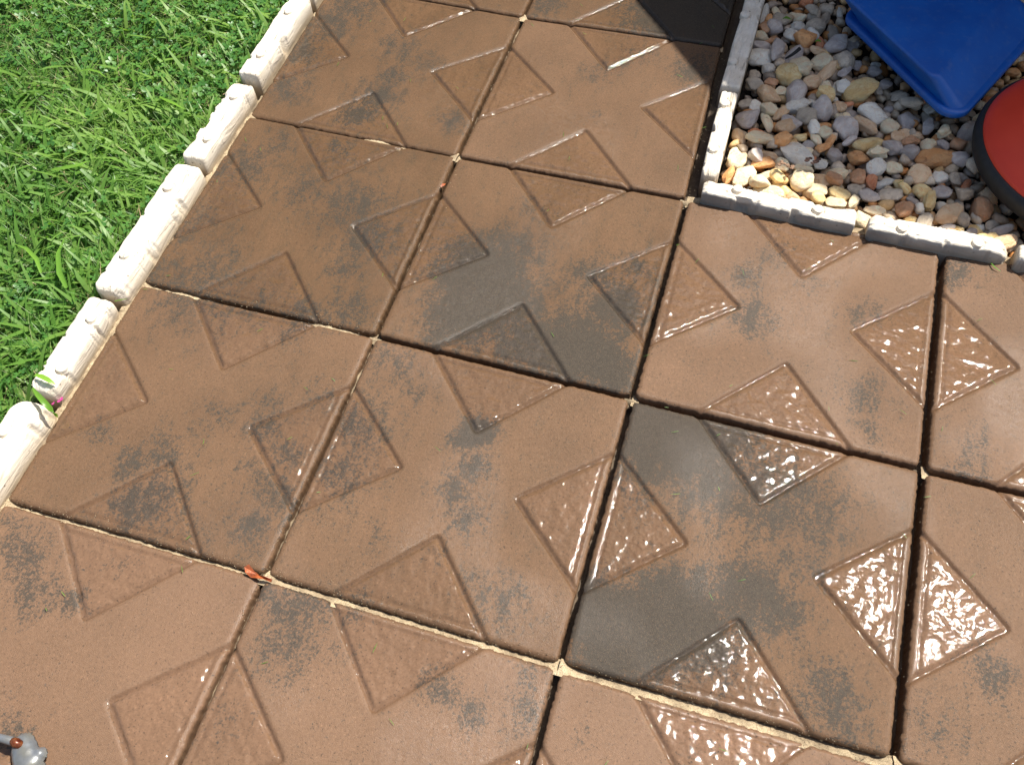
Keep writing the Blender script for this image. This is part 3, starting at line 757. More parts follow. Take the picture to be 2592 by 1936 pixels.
LISTS = [
 ((1900, 0), .12658, [(330,120,330,150,100,'W'),(430,190,200,150,120,'O'),(560,50,200,150,80,'C'),(660,210,330,190,20,'G'),(1000,130,340,170,35,'C'),(1260,100,260,190,60,'G'),(1560,150,300,170,115,'G'),(1830,100,220,100,75,'W'),(220,360,230,230,90,'B'),(510,380,300,230,0,'L'),(990,360,290,230,30,'W'),(1330,350,380,300,20,'G'),(1690,410,340,230,80,'G'),(240,530,310,180,-10,'C'),(500,560,330,110,-30,'B'),(860,530,280,240,60,'W'),(1270,530,270,150,25,'W'),(1140,640,430,270,10,'O'),(1470,680,270,170,80,'R'),(250,710,400,140,5,'L'),(590,850,480,280,-70,'L'),(880,950,480,280,-60,'L'),(200,940,430,330,-20,'W'),(410,1130,250,200,0,'W'),(1390,850,300,150,0,'T'),(1560,850,280,180,-40,'Y'),(1800,760,480,260,0,'L'),(1070,1180,470,360,20,'C'),(1470,1060,350,290,30,'C'),(1880,1060,470,280,30,'G'),(1560,1300,560,200,-40,'T'),(1950,1270,280,140,-35,'L'),(100,1300,260,240,0,'G'),(450,1330,250,200,0,'D'),(780,1340,420,330,40,'Y'),(1280,1470,320,220,-20,'T'),(430,1500,270,150,10,'B'),(120,1550,330,200,45,'G'),(1860,1540,300,230,-50,'W'),(2090,1450,280,160,0,'O'),(2080,720,250,200,30,'L')]),
 ((1860, 180), .12658, [(740,290,460,270,0,'T'),(970,200,230,150,20,'C'),(1250,250,430,380,-60,'L'),(1890,170,190,140,20,'C'),(1850,350,340,250,10,'Y'),(2050,330,240,130,40,'W'),(270,460,330,170,-35,'G'),(450,500,280,200,-50,'W'),(740,550,350,260,15,'C'),(980,650,380,220,-55,'T'),(1320,540,440,280,-25,'W'),(300,750,420,380,20,'L'),(720,830,400,260,75,'C'),(1160,900,360,290,40,'L'),(1430,770,360,300,-20,'G'),(1810,660,440,330,20,'L'),(1650,460,230,150,60,'W'),(1610,970,330,210,70,'W'),(1870,900,290,160,0,'O'),(500,1000,340,160,5,'R'),(1050,1010,300,260,-30,'T'),(530,1200,620,240,5,'C'),(130,1090,320,230,80,'T'),(1380,1120,300,150,-5,'Y'),(1000,1260,330,260,-20,'O'),(1320,1280,230,190,20,'T'),(1850,1060,260,190,-30,'C'),(1680,1190,270,150,60,'C'),(1530,1280,200,160,40,'L'),(1520,1390,260,150,20,'C'),(1820,1370,330,170,-25,'O'),(1960,1200,250,150,-50,'O'),(2110,1330,260,150,10,'C'),(1280,1450,700,330,40,'W'),(450,1470,280,180,20,'L'),(760,1480,330,170,45,'T'),(1640,1540,180,130,30,'R'),(2030,1500,370,230,10,'L'),(1820,1590,240,150,0,'C')]),
 ((2120, 180), .12658, [(500,270,640,320,-8,'Y'),(130,160,260,280,-60,'W'),(760,650,640,360,25,'W'),(660,880,530,220,27,'T'),(1530,780,430,360,20,'L'),(1500,520,450,170,15,'G'),(1170,880,320,300,40,'C'),(1450,1010,270,160,15,'T'),(1710,1080,220,150,-15,'T'),(1900,920,280,220,-50,'L'),(1540,1230,330,230,15,'B'),(1280,1100,250,170,40,'T'),(200,1010,480,360,10,'L'),(290,1240,280,130,-30,'L'),(680,1300,560,260,-15,'Y'),(500,1520,370,280,-20,'O'),(870,1500,400,180,-8,'C'),(1180,1300,380,280,60,'L'),(1500,1420,370,240,30,'L'),(1870,1320,340,230,-10,'C'),(2150,1100,200,170,20,'C'),(270,500,200,90,0,'R'),(360,620,250,180,60,'L'),(100,720,180,150,0,'C'),(250,690,150,120,0,'C'),(310,850,270,140,40,'C'),(1270,240,250,180,30,'G'),(1040,90,240,180,20,'L'),(900,200,200,160,80,'G'),(1300,350,330,140,0,'G'),(90,550,290,180,45,'T'),(1700,460,250,130,50,'B'),(1930,700,380,180,40,'G')]),
 ((2280, 220), .14105, [(700,1120,660,300,8,'O'),(1160,1130,300,330,60,'L'),(1290,650,330,250,-40,'L'),(1140,840,250,250,30,'B'),(760,1450,350,180,8,'W'),(830,700,230,140,-10,'C'),(850,850,280,130,15,'L'),(400,1440,380,280,10,'T'),(1070,1500,260,220,20,'G'),(1300,1560,250,150,-50,'R')]),
 ((2100, 360), .12658, [(1020,100,390,170,-8,'C'),(1000,350,370,330,15,'W'),(240,430,430,350,10,'C'),(620,480,320,330,10,'B'),(900,580,260,250,10,'R'),(1230,550,430,190,-30,'W'),(1360,320,270,260,60,'C'),(150,620,350,200,20,'B'),(270,870,440,210,25,'Y'),(200,1050,400,220,15,'C'),(580,750,300,200,40,'G'),(870,880,440,270,15,'L'),(1310,880,480,310,-25,'G'),(1560,680,430,170,35,'Y'),(1960,780,330,260,-10,'Y'),(1770,970,450,170,20,'L'),(2090,1000,400,180,-70,'Y'),(1560,1180,420,290,-15,'B'),(1690,1400,260,240,-50,'Y'),(1960,1420,310,340,20,'G'),(1880,1200,180,150,0,'W'),(980,1150,420,170,5,'C'),(550,1050,350,200,-60,'C'),(750,1370,380,340,-50,'C'),(1120,1360,300,200,0,'O')]),
 ((1840, 360), .12658, [(250,110,460,360,-50,'C'),(80,440,300,220,-70,'O'),(380,480,560,380,-45,'C'),(750,240,450,200,5,'O'),(1140,270,370,240,55,'C'),(900,440,350,190,0,'C'),(680,670,400,270,-5,'C'),(900,850,640,280,20,'C'),(1070,600,380,240,20,'Y'),(1580,610,440,400,25,'C'),(1300,800,480,180,35,'Y'),(1390,940,250,270,80,'T'),(1850,800,500,240,20,'C'),(1900,960,250,260,60,'Y'),(620,130,260,240,0,'L'),(2000,560,500,220,25,'T'),(1960,240,280,230,0,'W'),(300,760,330,120,20,'Y')]),
 ((2312, 420), .12658, [(690,320,400,300,0,'L'),(1080,400,400,380,-60,'G'),(1450,700,470,380,15,'B'),(800,830,540,330,-15,'T'),(1100,850,350,330,60,'G'),(420,500,420,240,-75,'Y'),(710,560,260,170,0,'W'),(200,720,180,150,0,'W'),(680,1080,430,150,-12,'L'),(1000,1110,210,190,0,'Y'),(760,1200,330,150,0,'O'),(1250,1180,380,220,-55,'L'),(1390,1080,400,160,60,'Y'),(1710,980,280,190,-20,'G'),(1850,1120,420,200,-15,'L'),(1480,1340,240,220,0,'Y'),(1640,1280,330,180,-30,'Y'),(1870,1370,480,280,-15,'T'),(500,1170,220,130,0,'W'),(2100,1200,200,180,0,'Y'),(1080,1280,280,150,20,'L'),(1460,960,200,160,0,'W')]),
]
NP = 0
def place_pebble(x, y, a, b, c, th, key, pct=50, sink=0.0, tilt=0.2):
    global NP
    x = min(max(x, GX0 + b * .7), GX1); y = max(y, GY0 + b * .8)
    z = rest(x, y, a, b, c, th, True, pct, sink)
    if z is None: return
    z = min(z, 0.012)
    o = bpy.data.objects.new('pebble', PM[random.randrange(len(PM))])
    o.parent = gravel
    col.objects.link(o)
    o.location = (x, y, z)
    o.rotation_euler = (random.gauss(0, tilt), random.gauss(0, tilt), th)
    if random.random() < .5: o.rotation_euler[2] += math.pi
    o.scale = (a, b, c)
    o.material_slots[0].link = 'OBJECT'; o.material_slots[0].material = PEB[key]
    NP += 1
items = []
for org, k_, lst in LISTS:
    for (X, Y, ln, wd, an, key) in lst:
        px, py = org[0] + X * k_, org[1] + Y * k_
        an_ = math.radians(an); hl, hw = ln * k_ / 2, wd * k_ / 2
        zc = 0.004
        c0 = un(px, py, zc)
        e1 = un(px + hl * math.cos(an_), py + hl * math.sin(an_), zc) - c0
        e2 = un(px - hw * math.sin(an_), py + hw * math.cos(an_), zc) - c0
        a = np.linalg.norm(e1); b = np.linalg.norm(e2)
        # foreshortening: part of the vertical extent is the stone's height, not its width
        fz = 0.86
        a *= 1 - (1 - fz) * abs(math.sin(an_)); b *= 1 - (1 - fz) * abs(math.cos(an_))
        th = math.atan2(e1[1], e1[0])
        items.append((c0[1], c0[0], a, b, th, key))
items.sort(reverse=True)
for (y, x, a, b, th, key) in items:
    place_pebble(x, y, a * 1.20, b * 1.22, min(a, b) * random.uniform(.70, .95), th, key, 45)
# the remaining individually built ones: beyond the listed area and in gaps
keys = 'WWCCCGGLLLTTYOBR'
tries = 0
while NP < 300 and tries < 4000:
    tries += 1
    best = None
    a = random.uniform(0.011, 0.022); b = a * random.uniform(.6, .9); c = b * random.uniform(.55, .8); th = random.uniform(0, math.pi)
    for _ in range(14):
        if NP % 3 == 0: x = random.uniform(GX0 + .01, 1.56); y = random.uniform(GY0 + .01, 0.32)
        else: x = random.uniform(1.35, 1.8); y = random.uniform(-0.42, 0.5)
        z = rest(x, y, a, b, c, th, False, 60)
        if z is not None and (best is None or z < best[0]): best = (z, x, y)
    place_pebble(best[1], best[2], a, b, c, th, random.choice(keys), 55)

# ------------------------------------------------------------------ blue tub, upside down on the pebbles
def rounded(poly, rad, seg):
    out = []
    n = len(poly)
    for i in range(n):
        p = np.array(poly[i], float); a = np.array(poly[i - 1], float) - p; b = np.array(poly[(i + 1) % n], float) - p
        la, lb = np.linalg.norm(a), np.linalg.norm(b); a /= la; b /= lb
        ang = math.acos(max(-1, min(1, float(a @ b)))); t = rad[i] / math.tan(ang / 2)
        c = p + (a + b) / np.linalg.norm(a + b) * rad[i] / math.sin(ang / 2)
        s0 = p + a * t - c; s1 = p + b * t - c
        a0 = math.atan2(s0[1], s0[0]); a1 = math.atan2(s1[1], s1[0]); da = (a1 - a0 + math.pi) % (2 * math.pi) - math.pi
        for k in range(seg + 1):
            q = a0 + da * k / seg
            out.append((c[0] + rad[i] * math.cos(q), c[1] + rad[i] * math.sin(q)))
    return out
def loft(name, rings, mat, parent=None, cap_top=True, origin=(0, 0, 0)):
    V = []; F = []; n = len(rings[0])
    for r in rings: V += [(p[0] - origin[0], p[1] - origin[1], p[2] - origin[2]) for p in r]
    for k in range(len(rings) - 1):
        for i in range(n):
            j = (i + 1) % n
            F.append((k * n + i, k * n + j, (k + 1) * n + j, (k + 1) * n + i))
    if cap_top: F.append(tuple((len(rings) - 1) * n + i for i in range(n)))
    me = bpy.data.meshes.new(name); me.from_pydata(V, [], F)
    me.validate()
    for p in me.polygons: p.use_smooth = True
    return link(name, me, parent, mat)
ZR, ZT = 0.038, 0.084
Rf = un(2413, 290, ZR)[:2]; Rl = un(2120, -4, ZR)[:2]
rim_dir_r = un(2592, 126, ZR)[:2] - un(2510, 217, ZR)[:2]; rim_dir_r /= np.linalg.norm(rim_dir_r)
pA = un(2142, 47, ZR)[:2]; pB = un(2325, 223, ZR)[:2]; dl = (pA - pB) / np.linalg.norm(pA - pB)
qA = un(2510, 217, ZR)[:2]
# corner where both rim lines meet
tt = np.linalg.solve(np.array([dl, -rim_dir_r]).T, qA - pB); Fc = pB + dl * tt[0]
Lc = Fc + dl * 0.365; Rc = Fc + rim_dir_r * 0.40; Bc = Lc + (Rc - Fc) * 0.88
rim = [Lc, Fc, Rc, Bc]
a1, a2 = un(2150, 0, ZT)[:2], un(2325, 163, ZT)[:2]; b1, b2 = un(2437, 120, ZT)[:2], un(2528.5, 6, ZT)[:2]
du = (a1 - a2) / np.linalg.norm(a1 - a2); dv = (b2 - b1) / np.linalg.norm(b2 - b1)
tt = np.linalg.solve(np.array([du, -dv]).T, b1 - a2); Ft = a2 + du * tt[0]
top = [Ft + du * 0.315, Ft, Ft + dv * 0.36, Ft + du * 0.315 + dv * 0.33]
cR = sum(rim) / 4
def shrink(poly, d):
    c = sum(poly) / 4; return [p + (c - p) / np.linalg.norm(c - p) * d for p in poly]
SEG = 10
rad_r = [0.034, 0.036, 0.05, 0.05]; rad_t = [0.014, 0.014, 0.02, 0.02]
def ringz(poly, rad, z, dz=None): return [(x, y, z) for (x, y) in rounded(poly, rad, SEG)]
k = NT('blue_plastic')
tc = k.n('ShaderNodeTexCoord').outputs['Object']; nn = k.noise(tc, 900, 2, 0.6); n2_ = k.noise(tc, 14, 3)
cb = k.mix(k.ramp(n2_, [(0.3, 0), (0.7, 1)]), (0.003, 0.070, 0.32), (0.005, 0.100, 0.40))
dust = k.noise(tc, 60, 5, 0.7)
cb = k.mix(k.ramp(dust, [(0.52, 0), (0.75, 0.16)]), cb, (0.22, 0.25, 0.28))
scr = k.n('ShaderNodeMapping'); k.l(tc, scr.inputs[0]); scr.inputs['Scale'].default_value = (30, 700, 300); scr.inputs['Rotation'].default_value = (0, 0, .6)
cb = k.mix(k.ramp(k.noise(scr.outputs[0], 1.0, 3), [(0.66, 0), (0.72, 0.25)]), cb, (0.05, 0.2, 0.5))
k.bsdf(cb, 0.40, k.bump(nn, 0.25, 0.0006).outputs[0], **{'Subsurface Weight': 0.0})
M_BLUE = k.m
org = (cR[0], cR[1], 0.0)
tub = empty('plastic_tub', org)
tag(tub, 'blue plastic tub lying upside down on the pebbles, rounded rim down', 'tub')
wall_base = shrink(rim, 0.020)
mid_ = [wall_base[i] * 0.5 + top[i] * 0.5 for i in range(4)]
rings = [ringz(wall_base, [0.030, .024, .045, .045], ZR + 0.001)]
rings.append(ringz([wall_base[i] * .9 + top[i] * .1 for i in range(4)], [0.028, .022, .04, .04], ZR + 0.006))
rings.append(ringz([wall_base[i] * .12 + top[i] * .88 for i in range(4)], [0.020, .018, .024, .024], ZT - 0.008))
rings.append(ringz([wall_base[i] * .03 + top[i] * .97 for i in range(4)], rad_t, ZT - 0.003))
rings.append(ringz(shrink(top, 0.003), rad_t, ZT - 0.0008))
rings.append(ringz(shrink(top, 0.008), rad_t, ZT))
loft('body', rings, M_BLUE, tub, True, org)
rr_ = [ringz(shrink(rim, 0.024), rad_r, ZR - 0.004), ringz(rim, rad_r, ZR - 0.012), ringz([p + (p - cR) * 0.004 for p in rim], rad_r, ZR - 0.009), ringz([p + (p - cR) * 0.004 for p in rim], rad_r, ZR - 0.002),
       ringz(shrink(rim, 0.002), rad_r, ZR + 0.0015), ringz(shrink(rim, 0.010), rad_r, ZR + 0.002), ringz(shrink(rim, 0.021), rad_r, ZR + 0.0012)]
loft('rim', rr_, M_BLUE, tub, False, org)

# ------------------------------------------------------------------ red lid with black rubber rim
ctr = (1.617, -0.175)
lid = empty('round_lid', (ctr[0], ctr[1], 0.0))
tag(lid, 'red domed plastic lid with a thick black rubber rim, cut off by the right edge', 'lid')
def lathe(name, prof, mat, parent, seg=96, wob=0.0):
    V = []; F = []
    for (r, z) in prof:
        for s in range(seg):
            a = 2 * math.pi * s / seg
            V.append((r * math.cos(a), r * math.sin(a), z + wob * math.sin(a * 2)))
    for k_ in range(len(prof) - 1):
        for s in range(seg):
            s2 = (s + 1) % seg
            F.append((k_ * seg + s, k_ * seg + s2, (k_ + 1) * seg + s2, (k_ + 1) * seg + s))
    me = bpy.data.meshes.new(name); me.from_pydata(V, [], F)
    for p in me.polygons: p.use_smooth = True
    return link(name, me, parent, mat)
k = NT('red_plastic')
tc = k.n('ShaderNodeTexCoord').outputs['Object']; nn = k.noise(tc, 1100, 2, 0.6)
cr = k.mix(k.ramp(k.noise(tc, 9, 3), [(0.3, 0), (0.7, 1)]), (0.60, 0.036, 0.012), (0.70, 0.052, 0.017))
k.bsdf(cr, 0.5, k.bump(nn, 0.5, 0.0007).outputs[0]); M_RED = k.m
M_RUB = mat_simple('black_rubber', (0.011, 0.011, 0.011), 0.6, 0.4, 80, 0.4, 0.001)
lathe('dome', [(0.214, 0.046), (0.2135, 0.050), (0.211, 0.055), (0.200, 0.064), (0.185, 0.072), (0.168, 0.079), (0.160, 0.0825), (0.156, 0.083), (0.150, 0.081), (0.145, 0.0815), (0.12, 0.089), (0.08, 0.097), (0.04, 0.101), (0.0005, 0.102)], M_RED, lid)
lathe('rubber_rim', [(0.19, 0.012), (0.214, 0.010), (0.222, 0.015), (0.2245, 0.024), (0.2245, 0.034), (0.221, 0.044), (0.2165, 0.0475), (0.212, 0.0475)], M_RUB, lid)

# ------------------------------------------------------------------ lawn
LX0, LX1, LY0, LY1 = -1.75, -0.056, -1.95, 1.35
n_ = 60
gx, gy = np.meshgrid(np.linspace(LX0, LX1, n_), np.linspace(LY0, LY1, n_), indexing='ij')
gz = -0.012 + 0.012 * N2.fbm(gx * 8, gy * 8, 3)
idx = np.arange(n_ * n_).reshape(n_, n_)
Q = np.stack([idx[:-1, :-1], idx[1:, :-1], idx[1:, 1:], idx[:-1, 1:]], -1).reshape(-1, 4)
lawn = tag(link('lawn', mesh_quads('lawn', np.stack([gx, gy, gz], -1).reshape(-1, 3), Q), mat=mat_simple('mossy_soil', (0.055, 0.085, 0.022), 0.9, 0.5, 70, 0.8, 0.01)), 'soil under the lawn left of the edging', kind='structure')

def blades(n, seed, L, W, lean, curl, bias=None, seg=4, z0=-0.008, area=None, zmax=0.05):
    """grass blades: bent, tapered ribbons; returns V, Q, tint, along"""
    r = np.random.default_rng(seed)
    x0, x1, y0, y1 = area or (-1.12, -0.058, -1.62, 0.72)
    X = r.uniform(x0, x1, n); Y = r.uniform(y0, y1, n)
    if bias is not None:
        keep = r.random(n) < bias(X, Y); X = X[keep]; Y = Y[keep]; n = len(X)
    az = r.uniform(0, 2 * math.pi, n) * 0.8 + 6.0 * N2(X * 9, Y * 9) * 1.2
    flip = (X > -0.15) & (np.cos(az) > -0.1) & (r.random(n) < 0.91)
    az = np.where(flip, math.pi - az, az)
    ln = r.uniform(L[0], L[1], n); wd = r.uniform(W[0], W[1], n)
    a0 = r.uniform(lean[0], lean[1], n)            # lean from vertical at the base (rad)
    cu = r.uniform(curl[0], curl[1], n)            # extra bend to the tip
    tw = r.normal(0, 0.5, n)
    px, py, pz = X.copy(), Y.copy(), np.full(n, z0) + r.uniform(-0.002, 0.006, n)
    VV = []; AL = []
    for s in range(seg + 1):
        t = s / seg
        w = wd * (0.55 + 0.45 * math.sin(min(1, t * 2.2) * math.pi / 2)) * (1 - t ** 2.4) * 0.5 + 0.00008
        ang = a0 + cu * t
        side = az + math.pi / 2
        sx, sy = np.cos(side), np.sin(side)
        # a little twist tips one margin up
        tz = np.sin(tw * (t - 0.3)) * w
        fold = -0.0
        VV.append(np.stack([px - sx * w, py - sy * w, pz - tz], -1)); VV.append(np.stack([px + sx * w, py + sy * w, pz + tz], -1))
        AL += [t, t]
        st = ln / seg
        px = px + np.cos(az) * np.sin(ang) * st; py = py + np.sin(az) * np.sin(ang) * st; pz = pz + np.cos(ang) * st
        pz = np.clip(pz, z0 + 0.001, zmax + 0 * pz + r.uniform(0, 0.01, n))
    V = np.stack(VV, 1).reshape(-1, 3)
    m = 2 * (seg + 1); b = (np.arange(n) * m)[:, None]
    Q = np.concatenate([b + np.array([[2 * s, 2 * s + 1, 2 * s + 3, 2 * s + 2]]) for s in range(seg)], 0)
    patch = np.clip(0.5 + 1.1 * N2.fbm(X * 4 + 70, Y * 4, 3), 0, 1)
    tint = np.repeat(np.clip(0.55 * r.random(n) + 0.55 * patch, 0, 1), m); al = np.tile(AL, n)
    return V, Q, tint, al
GREENS = [(0.034, 0.095, 0.014), (0.055, 0.155, 0.022), (0.082, 0.205, 0.030), (0.120, 0.255, 0.042), (0.180, 0.310, 0.060)]
M_GRASS = mat_leaf('grass_blade', GREENS, 0.42, 0.42)
def finish(name, V, Q, tint, al, mat, label, cat):
    me = mesh_quads(name, V, Q); attr(me, 'tint', tint); attr(me, 'along', al)
    return tag(link(name, me, mat=mat), label, cat, kind='stuff')
V, Q, t, a = blades(34000, 1, (0.022, 0.062), (0.0013, 0.0027), (0.3, 1.2), (0.2, 1.2), seg=3, zmax=0.034)
finish('fine_grass', V, Q, t, a, M_GRASS, 'short fine green grass blades filling the lawn', 'grass')
nearb = lambda X, Y: np.clip(0.20 + 0.55 * np.exp((X + 0.06) / 0.28) + 0.35 * (Y < -0.45), 0, 1) * (0.5 + 0.9 * (N2(X * 7, Y * 7) + 0.5))
V, Q, t, a = blades(17000, 2, (0.035, 0.100), (0.0050, 0.0108), (0.6, 1.4), (0.1, 0.9), bias=nearb, seg=5, zmax=0.048)
t = np.clip(t * 0.75 + 0.25, 0, 1)
finish('broad_grass', V, Q, t, a, mat_leaf('broad_blade', [(0.060, 0.155, 0.024), (0.095, 0.220, 0.034), (0.145, 0.280, 0.050), (0.21, 0.35, 0.07)], 0.42, 0.45), 'broad crabgrass blades lying among the fine grass', 'grass')
V, Q, t, a = blades(2600, 4, (0.045, 0.11), (0.0008, 0.0013), (0.6, 1.4), (-0.2, 0.8), seg=5, zmax=0.046)
finish('thin_stems', V, Q, t * .5 + .5, a, mat_leaf('grass_stem', [(0.10, 0.20, 0.04), (0.17, 0.26, 0.07), (0.28, 0.32, 0.14)], 0.35, 0.3), 'thin pale grass stems lying over the lawn', 'grass')
V, Q, t, a = blades(1500, 5, (0.02, 0.07), (0.001, 0.0022), (0.9, 1.5), (-0.1, 0.3), seg=3, zmax=0.03)
finish('dry_straw', V, Q, t, a * 0 + 1, mat_leaf('straw', [(0.32, 0.22, 0.11), (0.50, 0.40, 0.24)], 0.5, 0.2), 'dry straw bits scattered in the lawn', 'straw')

# clover: three notched leaflets each
def clover(n, seed):
    r = np.random.default_rng(seed)
    X = r.uniform(-1.12, -0.066, n * 2); Y = r.uniform(-1.62, 0.72, n * 2)
    keep = r.random(n * 2) < np.clip(0.5 + 1.3 * N2(X * 6 + 30, Y * 6) - 0.25 * (Y < -0.5), 0.05, 1)
    X = X[keep]; Y = Y[keep]; n = len(X)
    Z = r.uniform(0.008, 0.032, n); rot = r.uniform(0, 6.28, n); sz = r.uniform(0.0050, 0.0088, n)
    tx = r.normal(0, 0.28, n); ty = r.normal(0, 0.28, n)
    VV = []; QQ = []; cnt = 0
    out = np.array([(0.0, 0.0, 0), (0.45, -0.42, .06), (0.95, -0.52, .12), (1.28, -0.26, .12), (1.16, 0.0, .0), (1.28, 0.26, .12), (0.95, 0.52, .12), (0.45, 0.42, .06)])
    for k_ in range(3):
        a = rot + k_ * 2.094
        lx = out[None, :, 0] * sz[:, None]; ly = out[None, :, 1] * sz[:, None]; lz = out[None, :, 2] * sz[:, None]
        x = lx * np.cos(a)[:, None] - ly * np.sin(a)[:, None]; y = lx * np.sin(a)[:, None] + ly * np.cos(a)[:, None]
        z = lz + x * tx[:, None] + y * ty[:, None]
        V = np.stack([X[:, None] + x, Y[:, None] + y, Z[:, None] + z], -1).reshape(-1, 3)
        b = cnt + (np.arange(n) * 8)[:, None]
        QQ.append(np.concatenate([b + np.array([[0, 1, 2, 4]]), b + np.array([[2, 3, 4, 4]])[:, :4], b + np.array([[0, 4, 6, 7]]), b + np.array([[4, 5, 6, 6]])[:, :4]], 0))
        VV.append(V); cnt += n * 8
    V = np.concatenate(VV); Q = np.concatenate(QQ)
    # split true quads and triangles
    tri = Q[Q[:, 2] == Q[:, 3]][:, :3]; quad = Q[Q[:, 2] != Q[:, 3]]
    loops = np.concatenate([quad.ravel(), tri.ravel()])
    tot = np.concatenate([np.full(len(quad), 4), np.full(len(tri), 3)]); st = np.concatenate([[0], np.cumsum(tot)[:-1]])
    me = mesh_np('clover', V, loops, st, tot)
    tint = np.tile(np.repeat(r.random(n), 8), 3)
    attr(me, 'tint', tint); attr(me, 'along', np.ones(len(V)))
    return me
tag(link('clover', clover(6000, 11), mat=mat_leaf('clover_leaf', [(0.042, 0.130, 0.026), (0.070, 0.185, 0.036), (0.110, 0.245, 0.048)], 0.38, 0.3)),
    'low clover leaves growing through the lawn', 'clover', kind='stuff')

# single grass blades one can point at
def ribbon_blade(name, pts, widths, colr, label, cat='grass blade', fold=0.15):
    pts = [Vector(p) for p in pts]; V = []; F = []
    o0 = pts[0].copy()
    for i, p in enumerate(pts):
        d = (pts[min(i + 1, len(pts) - 1)] - pts[max(i - 1, 0)]).normalized()
        s = d.cross(Vector((0, 0, 1))).normalized() * widths[i] / 2
        V += [p - s - o0, p + Vector((0, 0, -widths[i] * fold)) - o0, p + s - o0]
    for i in range(len(pts) - 1):
        for k_ in (0, 1):
            F.append((i * 3 + k_, i * 3 + k_ + 1, i * 3 + k_ + 4, i * 3 + k_ + 3))
    me = bpy.data.meshes.new(name); me.from_pydata([v[:] for v in V], [], F)
    for p in me.polygons: p.use_smooth = True
    attr(me, 'tint', np.full(len(V), colr)); attr(me, 'along', np.ones(len(V)))
    o = link(name, me, mat=M_BL); o.location = o0
    return tag(o, label, cat)
M_BL = mat_leaf('single_blade', [(0.10, 0.24, 0.03), (0.20, 0.38, 0.05)], 0.32, 0.45)
def P3(x, y, z): return tuple(un(x, y, z))
ribbon_blade('single_grass_blade', [P3(82, 981, .052), P3(96, 1000, .056), P3(112, 1018, .055), P3(128, 1035, .046), P3(142, 1050, .028), P3(146, 1056, .008)], [.003, .008, .0095, .008, .005, .001], 0.4, 'broad green grass blade hanging over the gap between two edging blocks', fold=.2)
ribbon_blade('single_grass_blade', [P3(88, 948, .047), P3(104, 952, .050), P3(120, 960, .049), P3(132, 968, .045), P3(141, 973, .041)], [.004, .008, .008, .005, .0005], 1.0, 'yellow green blade tip lying on the cracked edging block', fold=.2)
ribbon_blade('single_grass_blade', [P3(290, 762, .018), P3(305, 759, .022), P3(322, 756, .024)], [.002, .0022, .0004], 0.3, 'short thin blade poking out of the gap beside the long edging block')
ribbon_blade('grass_clipping', [P3(2508, 665, .003), P3(2518, 676, .0045), P3(2533, 687, .003)], [.0022, .0026, .0006], 0.2, 'small green grass clipping on the right slab below the edging', 'clipping')
for (pts, w, lab, tt_) in [
    ([(168, 728), (150, 690), (147, 640), (166, 598)], .010, 'long folded light green blade in the lawn left of the long edging block', .45),
    ([(104, 690), (92, 655), (66, 628), (36, 618)], .008, 'yellow green blade at the left edge of the lawn, below the middle', .9),
    ([(130, 430), (165, 424), (200, 418), (235, 402)], .010, 'broad bright blade lying across the lawn at left, above the middle', .7),
    ([(403, 245), (425, 255), (445, 264), (466, 277)], .007, 'yellow blade tip in the lawn right of its middle, lying slanted', 1.0),
    ([(200, 180), (225, 176), (250, 182), (268, 197)], .006, 'pale curved blade in the upper lawn', .8)]:
    n = len(pts)
    ribbon_blade('single_grass_blade', [P3(x, y, .040 + .008 * math.sin(math.pi * i / (n - 1))) for i, (x, y) in enumerate(pts)], [w * .6, w, w * .8, .0008], tt_, lab, fold=.25)

# ------------------------------------------------------------------ small things
V, Q, t, a = blades(90, 21, (0.006, 0.016), (0.0006, 0.0012), (1.45, 1.56), (-0.05, 0.05), seg=2, z0=0.0006, area=(0.0, 1.5, -1.5, 0.1), zmax=0.0016)
keep_ = np.ones(len(V), bool)
finish('grass_clippings', V, Q, t, a, M_GRASS, 'tiny cut grass bits scattered on the wet slabs', 'clippings')
# pink petals in the gap
M_PET = mat_simple('petal', (0.45, 0.05, 0.22), 0.5, 0.3, 200, 0.3, 0.001)
def petal_mesh(seed):
    r = random.Random(seed); V = [(0, 0, 0)]; n = 9
    for i in range(n):
        a = 2 * math.pi * i / n; rr = 0.0042 * r.uniform(.7, 1.2)
        V.append((rr * math.cos(a), rr * 0.75 * math.sin(a), 0.0016 * r.uniform(0, 1.4)))
    F = [(0, i + 1, (i + 1) % n + 1) for i in range(n)]
    me = bpy.data.meshes.new('petal'); me.from_pydata(V, [], F); me.materials.append(M_PET)
    for p in me.polygons: p.use_smooth = True
    return me
for (x, y, lab, tl) in [(156, 1010, 'upper pink petal scrap in the gap of the lawn border', .3), (151, 1016, 'middle pink petal scrap in the gap of the lawn border', -.3), (136, 1021, 'lower left pink petal scrap beside the grass blade', .5)]:
    o = link('flower_scrap', petal_mesh(x)); o.location = un(x, y, .008); o.rotation_euler = (tl, tl, x)
    tag(o, lab, 'petal scrap', 'pink petals in the edging gap')
